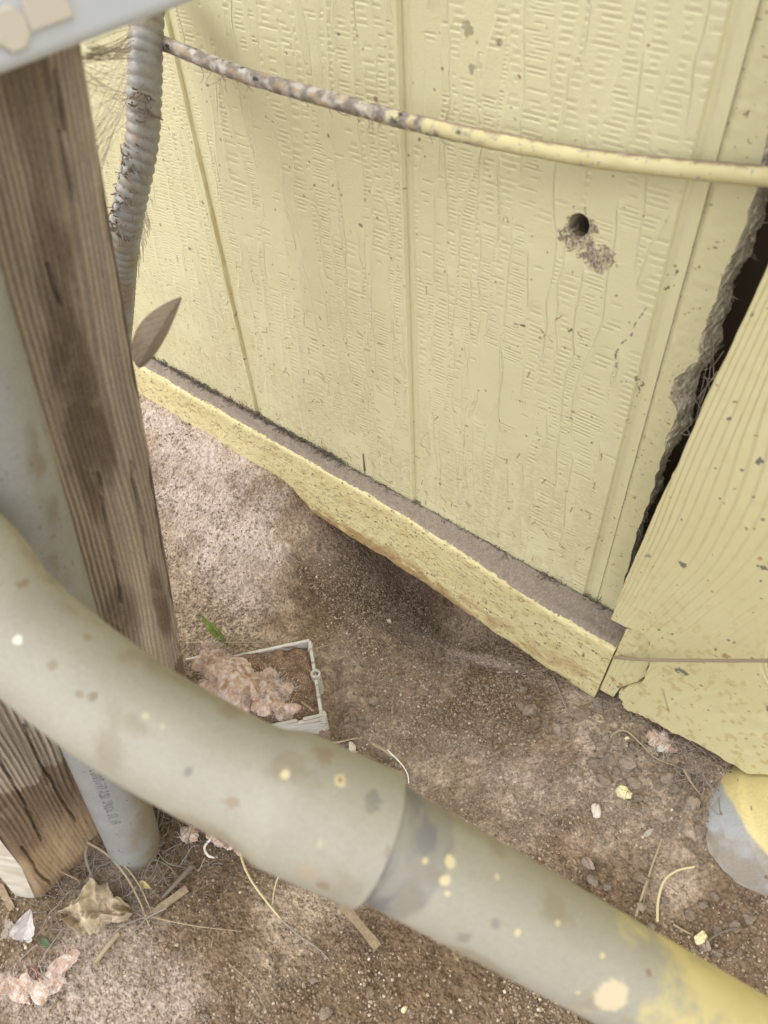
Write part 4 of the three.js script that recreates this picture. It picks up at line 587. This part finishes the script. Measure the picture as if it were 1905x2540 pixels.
stem('straw', 'dry stem running close beside the long bent one', 'straw', [[-0.3335, 0.036, 0.3726], [-0.3008, 0.032, 0.3665], [-0.2798, 0.026, 0.3682], [-0.2581, 0.018, 0.3754]], 0.0008, straw);
stem('straw', 'thin straight stem standing against the post foot', 'straw', [[-0.3345, 0.022, 0.4008], [-0.3381, 0.03, 0.3852], [-0.3431, 0.038, 0.3681]], 0.0008, straw);
stem('root_fibre', 'grey curved root beside the post foot', 'root', [[-0.3339, 0.032, 0.3712], [-0.327, 0.03, 0.3804], [-0.3173, 0.024, 0.3856], [-0.3088, 0.018, 0.3883]], 0.0013, greyTwig);
stem('root_fibre', 'reddish root arching from post foot', 'root', [[-0.3414, 0.03, 0.4009], [-0.3282, 0.03, 0.3981], [-0.3192, 0.026, 0.3952], [-0.3162, 0.018, 0.3973]], 0.0008, straw);
stem('twig', 'dark grey twig on soil right of the conduit', 'twig', [[-0.2587, 0.021, 0.334], [-0.2592, 0.021, 0.3493], [-0.2607, 0.018, 0.3632]], 0.0022, twig);
stem('straw', 'thick tan straw lying below the crumpled leaf', 'straw', [[-0.2677, 0.018, 0.3995], [-0.2668, 0.019, 0.4106], [-0.2657, 0.018, 0.4221]], 0.0019, straw, { taper: 0.15 });
stem('straw', 'long fine straw stretching right across the lower soil', 'straw', [[-0.2607, 0.021, 0.3791], [-0.2298, 0.021, 0.3632], [-0.1968, 0.018, 0.342]], 0.0005, straw);
stem('straw', 'orange straw lying right of the plastic box', 'straw', [[-0.243, 0.02, 0.1961], [-0.2345, 0.0199, 0.1864], [-0.2257, 0.0178, 0.174]], 0.0011, straw);
stem('twig', 'pale grey twig on soil before the trim board end', 'twig', [[-0.1225, 0.0197, 0.0242], [-0.0997, 0.0323, 0.0476], [-0.0804, 0.0353, 0.0634]], 0.0010, greyTwig);
stem('straw', 'looped dry grass blade under the leaning board', 'straw', [[-0.0502, 0.0417, 0.0668], [-0.053, 0.048, 0.0571], [-0.0469, 0.0522, 0.0498], [-0.031, 0.0512, 0.0517], [-0.0183, 0.0497, 0.0545], [0.0007, 0.0468, 0.0491]], 0.0009, straw);
stem('twig', 'brown stem leaning toward the drain pipe rim', 'twig', [[0.0034, 0.0506, 0.0499], [0.0131, 0.0493, 0.0562], [0.025, 0.0445, 0.0596]], 0.0011, straw);
stem('white_thread', 'kinked white thread on soil under the pipe', 'thread', [[-0.2676, 0.024, 0.3035], [-0.2625, 0.023, 0.3094], [-0.262, 0.021, 0.3183], [-0.254, 0.021, 0.3206], [-0.2495, 0.018, 0.317]], 0.0011, white, { taper: 0.2 });
stem('hair_fibre', 'single long hair on the bottom soil', 'fibre', [[-0.1891, 0.018, 0.3626], [-0.1678, 0.019, 0.3614], [-0.1511, 0.018, 0.3652], [-0.1424, 0.018, 0.3689]], 0.00035, straw);
stem('straw', 'long horizontal straw stuck in the joint of the leaning board', 'straw', [[-0.0778, 0.1079, 0.03], [-0.059, 0.1346, 0.038], [-0.0282, 0.1741, 0.045], [0.0229, 0.2469, 0.06]], 0.0014, straw, { taper: 0.2, up: 0 });
stem('straw', 'fine straw lying behind the plastic box rim', 'straw', [[-0.4122, 0.022, 0.1995], [-0.3832, 0.0246, 0.1791], [-0.354, 0.022, 0.1552]], 0.0008, straw);
stem('twig', 'thin dark stalk beside the conduit', 'twig', [[-0.3192, 0.032, 0.3116], [-0.3074, 0.03, 0.3241], [-0.2997, 0.021, 0.335]], 0.0010, twig);
stem('twig', 'short black twig stuck upright in seam above trim board', 'twig', [[-0.3469, 0.1334, 0.006], [-0.3469, 0.1439, 0.006], [-0.3487, 0.1526, 0.004]], 0.0011, twig, { up: 0 });
stem('straw', 'thin straw across clods before the board foot', 'straw', [[-0.0877, 0.0387, 0.0446], [-0.0799, 0.0423, 0.0344], [-0.0738, 0.0406, 0.0193]], 0.0006, straw);
stem('straw', 'second thin straw across clods before the board foot', 'straw', [[-0.0925, 0.0357, 0.0407], [-0.0844, 0.0392, 0.0424], [-0.0749, 0.0402, 0.0255]], 0.0005, straw);
stem('white_thread', 'pale thread winding over the soil crack right of box', 'thread', [[-0.1985, 0.0198, 0.168], [-0.1864, 0.0209, 0.1695], [-0.1778, 0.0199, 0.1712], [-0.171, 0.0199, 0.1747], [-0.1668, 0.018, 0.179]], 0.0007, white);
stem('twig', 'brown twig in the soil crack right of box', 'twig', [[-0.2118, 0.0178, 0.1707], [-0.2012, 0.0198, 0.17], [-0.1911, 0.0179, 0.1692]], 0.0016, straw);
stem('twig', 'grey twig on mound below the trim board', 'twig', [[-0.4073, 0.0437, 0.0727], [-0.3947, 0.0357, 0.0729], [-0.3857, 0.0266, 0.0683]], 0.0010, greyTwig);
stem('white_thread', 'pale twisted fibre left of the pink wool', 'thread', [[-0.4005, 0.022, 0.214], [-0.3939, 0.023, 0.2055], [-0.3942, 0.023, 0.1971], [-0.4026, 0.0222, 0.1913]], 0.0013, white);
stem('straw', 'short straw right of the plastic box corner', 'straw', [[-0.3138, 0.0199, 0.131], [-0.3069, 0.0183, 0.1202], [-0.304, 0.0112, 0.1071]], 0.0006, straw);
stem('twig', 'curved dark twig before the drain pipe base', 'twig', [[0.0696, 0.018, 0.1493], [0.0731, 0.0222, 0.1363], [0.0818, 0.025, 0.1238], [0.0889, 0.0235, 0.1187]], 0.0009, twig);
stem('straw', 'short tan straw before the drain pipe base', 'straw', [[0.0478, 0.0182, 0.145], [0.0541, 0.0202, 0.145], [0.0599, 0.0183, 0.1433]], 0.0009, straw);
// flat slivers of wood
function sliver(label, a, b, wide, thick, material) { const A = V3(a), B = V3(b), d = B.clone().sub(A), L = d.length(), g = new THREE.BoxGeometry(L, thick, wide, 24, 2, 4), p = g.attributes.position; for (let i = 0; i < p.count; i++) { const x = p.getX(i); p.setY(i, p.getY(i) + (fbm(x * 200 + L * 99, p.getZ(i) * 300, 2) - 0.5) * 0.0008); p.setZ(i, p.getZ(i) * (0.85 + 0.3 * vn(x * 160, L * 70))); } g.computeVertexNormals(); const t = d.normalize(), up = new THREE.Vector3(0, 1, 0).addScaledVector(t, -t.y).normalize(), m = new THREE.Matrix4().makeBasis(t, up, new THREE.Vector3().crossVectors(t, up)); m.setPosition(A.add(B).multiplyScalar(0.5).addScaledVector(up, thick * 0.6)); g.applyMatrix4(m); return single('wood_sliver', uvBy(g, (x, y, z) => [x * 20, z * 20 + y * 20]), material, label, 'wood sliver'); }
const sliverMat = mat({ map: texture(256, 256, (u, v) => mix3([122, 106, 84], [164, 148, 122], fbm(u * 30, v * 30, 4))), roughness: 1 });
sliver('flat tan wood strip lying below the pipe joint', [-0.1701, 0.022, 0.2795], [-0.1105, 0.021, 0.2886], 0.0062, 0.0026, sliverMat);
sliver('split pale wood sliver beside the dark twig', [-0.2502, 0.021, 0.347], [-0.2576, 0.02, 0.3742], 0.005, 0.002, sliverMat);
sliver('short grey wood chip left of the pale gravelly soil', [-0.3146, 0.02, 0.4341], [-0.3024, 0.02, 0.432], 0.0035, 0.002, sliverMat);
sliver('grey matchstick sized sliver inside the plastic box', [-0.2751, 0.046, 0.1869], [-0.2616, 0.044, 0.1867], 0.0016, 0.0014, sliverMat);
sliver('wood splinter at the left picture edge beside the post', [-0.3658, 0.022, 0.4356], [-0.3443, 0.021, 0.4394], 0.0045, 0.002, sliverMat);

// ---------- pebbles, clods, paint crumbs ----------
function rock(seed, detail = 2, rough = 0.5) { const g = new THREE.IcosahedronGeometry(1, detail), p = g.attributes.position, v = new THREE.Vector3(); for (let i = 0; i < p.count; i++) { v.fromBufferAttribute(p, i); const k = 0.75 + rough * fbm(v.x * 1.7 + seed * 5, v.y * 1.7 + v.z * 1.1 + seed, 3) + 0.35 * rough * (fbm(v.x * 4 + seed, v.z * 4 + v.y * 3.3, 3) - 0.5); p.setXYZ(i, v.x * k, v.y * k * 0.8, v.z * k); } g.computeVertexNormals(); return g; }
const rocks = [1, 2, 3, 4, 5, 6].map((s) => rock(s, 7, 0.95)), crumb = [7, 8].map((s) => rock(s, 5, 1.4));
const clodMats = [[0.26, 0.195, 0.135], [0.30, 0.235, 0.17], [0.36, 0.29, 0.22], [0.28, 0.22, 0.165]].map((c) => mat({ color: new THREE.Color(...c), roughness: 1, bumpMap: woolBump, bumpScale: 0.0008 }));
function pebble(name, label, category, p, r, material, geo, group, s = 1) { const m = single(name, geo, material, label, category, group); m.position.set(p[0], p[1] + r * 0.35, p[2]); const q = rng(Math.round((p[0] * 7 + p[2] * 13) * 1e4)); m.rotation.set(q() * 6, q() * 6, q() * 6); m.scale.set(r, r * (0.8 + 0.3 * q()), r * (0.8 + 0.4 * q())); return m; }
const creamM = mat({ color: new THREE.Color(0.78, 0.70, 0.42), roughness: 0.9 }), chalkM = mat({ color: new THREE.Color(0.70, 0.64, 0.54), roughness: 1 });
pebble('foam_crumb', 'pale yellow foam crumb on soil left of the drain pipe', 'crumb', [-0.0246, 0.0346, 0.0883], 0.0040, creamM, crumb[0]);
pebble('foam_crumb', 'pale yellow foam crumb on soil beneath the drain pipe', 'crumb', [0.067, 0.0184, 0.1417], 0.0042, creamM, crumb[1]);
pebble('foam_crumb', 'tiny yellow crumb near the looped grass blade', 'crumb', [-0.0432, 0.0462, 0.0512], 0.0018, creamM, crumb[0]);
pebble('foam_crumb', 'tiny yellow crumb in the lower middle soil', 'crumb', [-0.0729, 0.018, 0.3065], 0.0016, creamM, crumb[1]);
pebble('pale_pebble', 'white pebble on soil before the trim board end', 'pebble', [-0.1531, 0.0059, 0.0325], 0.0026, chalkM, rocks[1]);
pebble('pale_pebble', 'white pebble midway between trim board and drain pipe', 'pebble', [-0.0549, 0.0368, 0.0797], 0.0026, chalkM, rocks[2]);
pebble('pale_pebble', 'white pebble beside the orange straw', 'pebble', [-0.224, 0.0179, 0.1841], 0.0032, chalkM, crumb[1]);
pebble('pale_pebble', 'tan pebble touching the white one beside the orange straw', 'pebble', [-0.2253, 0.0179, 0.1905], 0.0026, clodMats[2], rocks[0]);
pebble('pale_pebble', 'small white pebble in the shade under the trim board', 'pebble', [-0.3009, -0.0332, 0.0401], 0.0022, chalkM, rocks[3]);
pebble('pale_pebble', 'tan pebble near the foam crumb left of drain', 'pebble', [-0.0357, 0.0267, 0.1091], 0.0034, chalkM, crumb[0]);
const zones = [ // [label, group, count, px-free centre x, z, spread x, spread z, size]
  ['brown soil clod in the heap under the trim board end', 'clods under the trim board end', 46, -0.075, 0.062, 0.05, 0.022, 0.0046],
  ['brown soil clod along the foot of the leaning board', 'clods along the leaning board foot', 40, 0.0, 0.07, 0.045, 0.02, 0.0042],
  ['soil clod around the base of the drain pipe', 'clods round the drain pipe', 40, 0.045, 0.145, 0.05, 0.04, 0.0038],
  ['earth lump in the trench right of the plastic box', 'lumps beside the plastic box', 26, -0.238, 0.185, 0.012, 0.035, 0.0050],
  ['small rounded lump in the shaded hollow under the trim board', 'lumps in the shaded hollow', 50, -0.235, 0.075, 0.06, 0.03, 0.0030],
  ['soil lump on the open ground below the foreground pipe', 'lumps on the lower ground', 30, -0.17, 0.37, 0.1, 0.05, 0.0034]];
{ const r = rng(404), gs = () => (r() + r() + r() - 1.5) / 0.75; for (const [label, group, n, cx, cz, sx, sz, size] of zones) for (let k = 0; k < n; k++) { const x = cx + gs() * sx, z = Math.max(0.036, cz + gs() * sz); pebble('soil_clod', label, 'clod', onSoil(x, z), size * (0.45 + 0.8 * r() * r()), clodMats[Math.floor(r() * 4)], rocks[Math.floor(r() * 6)], group); } }
// ---------- grit: the loose grains nobody could count ----------
{
  const N = 95000, g = new THREE.IcosahedronGeometry(1, 0), p = g.attributes.position, r = rng(77);
  const key = new Map(); for (let i = 0; i < p.count; i++) { const k = [p.getX(i), p.getY(i), p.getZ(i)].map((v) => v.toFixed(3)).join(); if (!key.has(k)) key.set(k, 0.75 + r() * 0.5); const s = key.get(k); p.setXYZ(i, p.getX(i) * s, p.getY(i) * s, p.getZ(i) * s); } g.computeVertexNormals();
  const inst = new THREE.InstancedMesh(g, mat({ roughness: 1 }), N), M = new THREE.Matrix4(), Q = new THREE.Quaternion(), E = new THREE.Euler(), c = new THREE.Color(); let n = 0, tries = 0;
  while (n < N && tries++ < N * 6) {
    const x = -0.74 + r() * 0.96, z = -0.03 + r() * 0.53; if (z < 0.12 - (x + 0.74) * 0.2 - 0.15) continue;
    if (fbm(x * 20 + 4, z * 20 + 7, 3) < 0.34 + 0.30 * r()) continue;
    if (z > 0.26 && r() < 0.5 || x < -0.4 && z < 0.13 && r() < 0.7) continue; const s = 0.00036 + 0.0011 * Math.pow(r(), 3.2) , y = soil(x, z) + s * 0.25; E.set(r() * 6, r() * 6, r() * 6); Q.setFromEuler(E);
    M.compose(new THREE.Vector3(x, y, z), Q, new THREE.Vector3(s, s * (0.7 + 0.4 * r()), s)); inst.setMatrixAt(n, M);
    const k = r(), t = 0.75 + r() * 0.5; if (k < 0.74) c.setRGB(0.27 * t, 0.205 * t, 0.145 * t); else if (k < 0.95) c.setRGB(0.38 * t, 0.305 * t, 0.225 * t); else if (k < 0.975) c.setRGB(0.5 * t, 0.44 * t, 0.36 * t); else c.setRGB(0.13, 0.10, 0.08);
    inst.setColorAt(n, c); n++;
  }
  inst.count = n; shade(inst); inst.name = 'soil_grit'; inst.userData = { kind: 'stuff', label: 'fine loose grains of soil and sand over the ground', category: 'grit' }; scene.add(inst);
}
// ---------- fine litter and cobweb ----------
function litter(name, label, material, n, seed, spot, len, rad, wild, up = 0.25) {
  const r = rng(seed), a = []; for (let k = 0; k < n; k++) { const p = spot(r); a.push(strand(r, p, [r() - 0.5, (r() - 0.5) * up, r() - 0.5], len * (0.4 + r()), rad * (0.6 + 0.8 * r()), wild, 6)); }
  const m = shade(new THREE.Mesh(strands(a), material)); m.name = numbered(name); m.userData = { kind: 'stuff', label, category: 'litter' }; scene.add(m);
}
const seamM = mat({ color: new THREE.Color(0.14, 0.115, 0.088), roughness: 1 });
const G2 = (r) => (r() + r() + r() - 1.5) / 0.75;
const [QX, , QZ] = [-0.3029, 0.018, 0.3703];
litter('root_litter', 'matted dark roots and dry grass round the post and conduit foot', greyTwig, 150, 91, (r) => { const x = QX + G2(r) * 0.04, z = QZ + G2(r) * 0.045; return onSoil(x, z, 0.002 + r() * 0.006); }, 0.035, 0.00045, 0.9);
litter('root_litter', 'dark hair roots and straw under the pipe right of conduit', twig, 110, 92, (r) => { const [x, , z] = [-0.2788, 0.018, 0.3246]; const a = x + G2(r) * 0.04, b = z + G2(r) * 0.03; return onSoil(a, b, 0.002 + r() * 0.005); }, 0.026, 0.0004, 0.9);
litter('grass_litter', 'dry grass bits scattered over the soil', straw, 130, 93, (r) => { const x = -0.6 + r() * 0.75, z = 0.06 + r() * 0.4; return onSoil(x, z, 0.0012); }, 0.014, 0.00032, 0.5, 0.06);
litter('grass_litter', 'tangled roots and grass at foot of leaning board', greyTwig, 90, 94, (r) => { const [x, , z] = [-0.0075, 0.0468, 0.0488]; const a = x + G2(r) * 0.04, b = z + G2(r) * 0.018; return onSoil(a, b, 0.002 + r() * 0.004); }, 0.024, 0.00038, 1.0);
litter('seam_litter', 'dark fibrous litter packed in the seam above the trim board', seamM, 900, 95, (r) => { const t = r(), x = t < 0.82 ? -0.70 + r() * 0.32 : -0.40 + r() * 0.31; return [x, 0.1210 + r() * (x < -0.38 ? 0.005 : 0.002), 0.0006 + r() * 0.003]; }, 0.007, 0.00042, 1.1);
litter('chaff', 'straw coloured chaff stuck on the trim board', straw, 90, 96, (r) => { const x = -0.66 + r() * 0.55; return [x, 0.06 + r() * 0.055, fz(x) + 0.0008]; }, 0.005, 0.0004, 0.7, 0.3);
const webM = mat({ color: new THREE.Color(0.50, 0.44, 0.37), roughness: 1 });
function web(label, n, seed, from, to, rad) { const r = rng(seed), a = []; for (let k = 0; k < n; k++) { const p = from(r), q = to(r), m = [0, 1, 2].map((i) => (p[i] + q[i]) / 2 + (r() - 0.5) * 0.004); m[1] -= 0.002 * r(); a.push(tube([p, m, q], rad * (0.6 + 0.8 * r()), { radial: 3, step: 0.006, caps: false })); } const o = single('cobweb', strands(a), webM, label, 'cobweb'); o.userData.kind = 'stuff'; return o; }
const lr = (A, B) => (r) => { const t = r(); return [0, 1, 2].map((i) => mix(A[i], B[i], t) + (r() - 0.5) * 0.004); };
web('dusty cobweb strung between the post top and metal conduit', 46, 201, lr([-0.3035, 0.5446, 0.1891], [-0.2952, 0.5056, 0.2005]), lr([-0.4687, 0.4852, 0.0514], [-0.4596, 0.4452, 0.0738]), 0.0001);
web('brown cobweb matted under the white box', 34, 202, lr([-0.2815, 0.5504, 0.2011], [-0.2894, 0.5487, 0.1904]), lr([-0.4645, 0.4901, 0.0504], [-0.4637, 0.4778, 0.0583]), 0.00015);
web('cobweb trailing from the metal conduit lower end', 36, 203, lr([-0.4543, 0.4178, 0.0806], [-0.4647, 0.3848, 0.0895]), lr([-0.4747, 0.3819, 0.0621], [-0.4903, 0.3187, 0.0914]), 0.00014);
web('grey cobweb stretched across the dark gap', 14, 204, lr([-0.0892, 0.4002, -0.012], [-0.0946, 0.2786, -0.012]), lr([-0.0743, 0.4134, 0.018], [-0.0798, 0.3186, 0.018]), 0.00012);
{ // torn wood fibres and lint hanging in the gap
  const r = rng(300), a = []; for (let k = 0; k < 160; k++) { const y = 0.14 + r() * 0.34, t = r(), x = mix(inner(y), outer(y), t); a.push(strand(r, [x, y, -0.001 - 0.012 * t], [0.2 + r() * 0.6, (r() - 0.6) * 2, 0.4 - r() * 0.9], 0.002 + r() * 0.005, 0.0001 + r() * 0.00014, 0.9, 4)); }
  const m = shade(new THREE.Mesh(strands(a), mat({ color: new THREE.Color(0.44, 0.38, 0.29), roughness: 1 }))); m.name = 'torn_fibres'; m.userData = { kind: 'stuff', label: 'torn wood fibres along the broken siding edge', category: 'fibre' }; scene.add(m);
}
renderer.render(scene, camera);
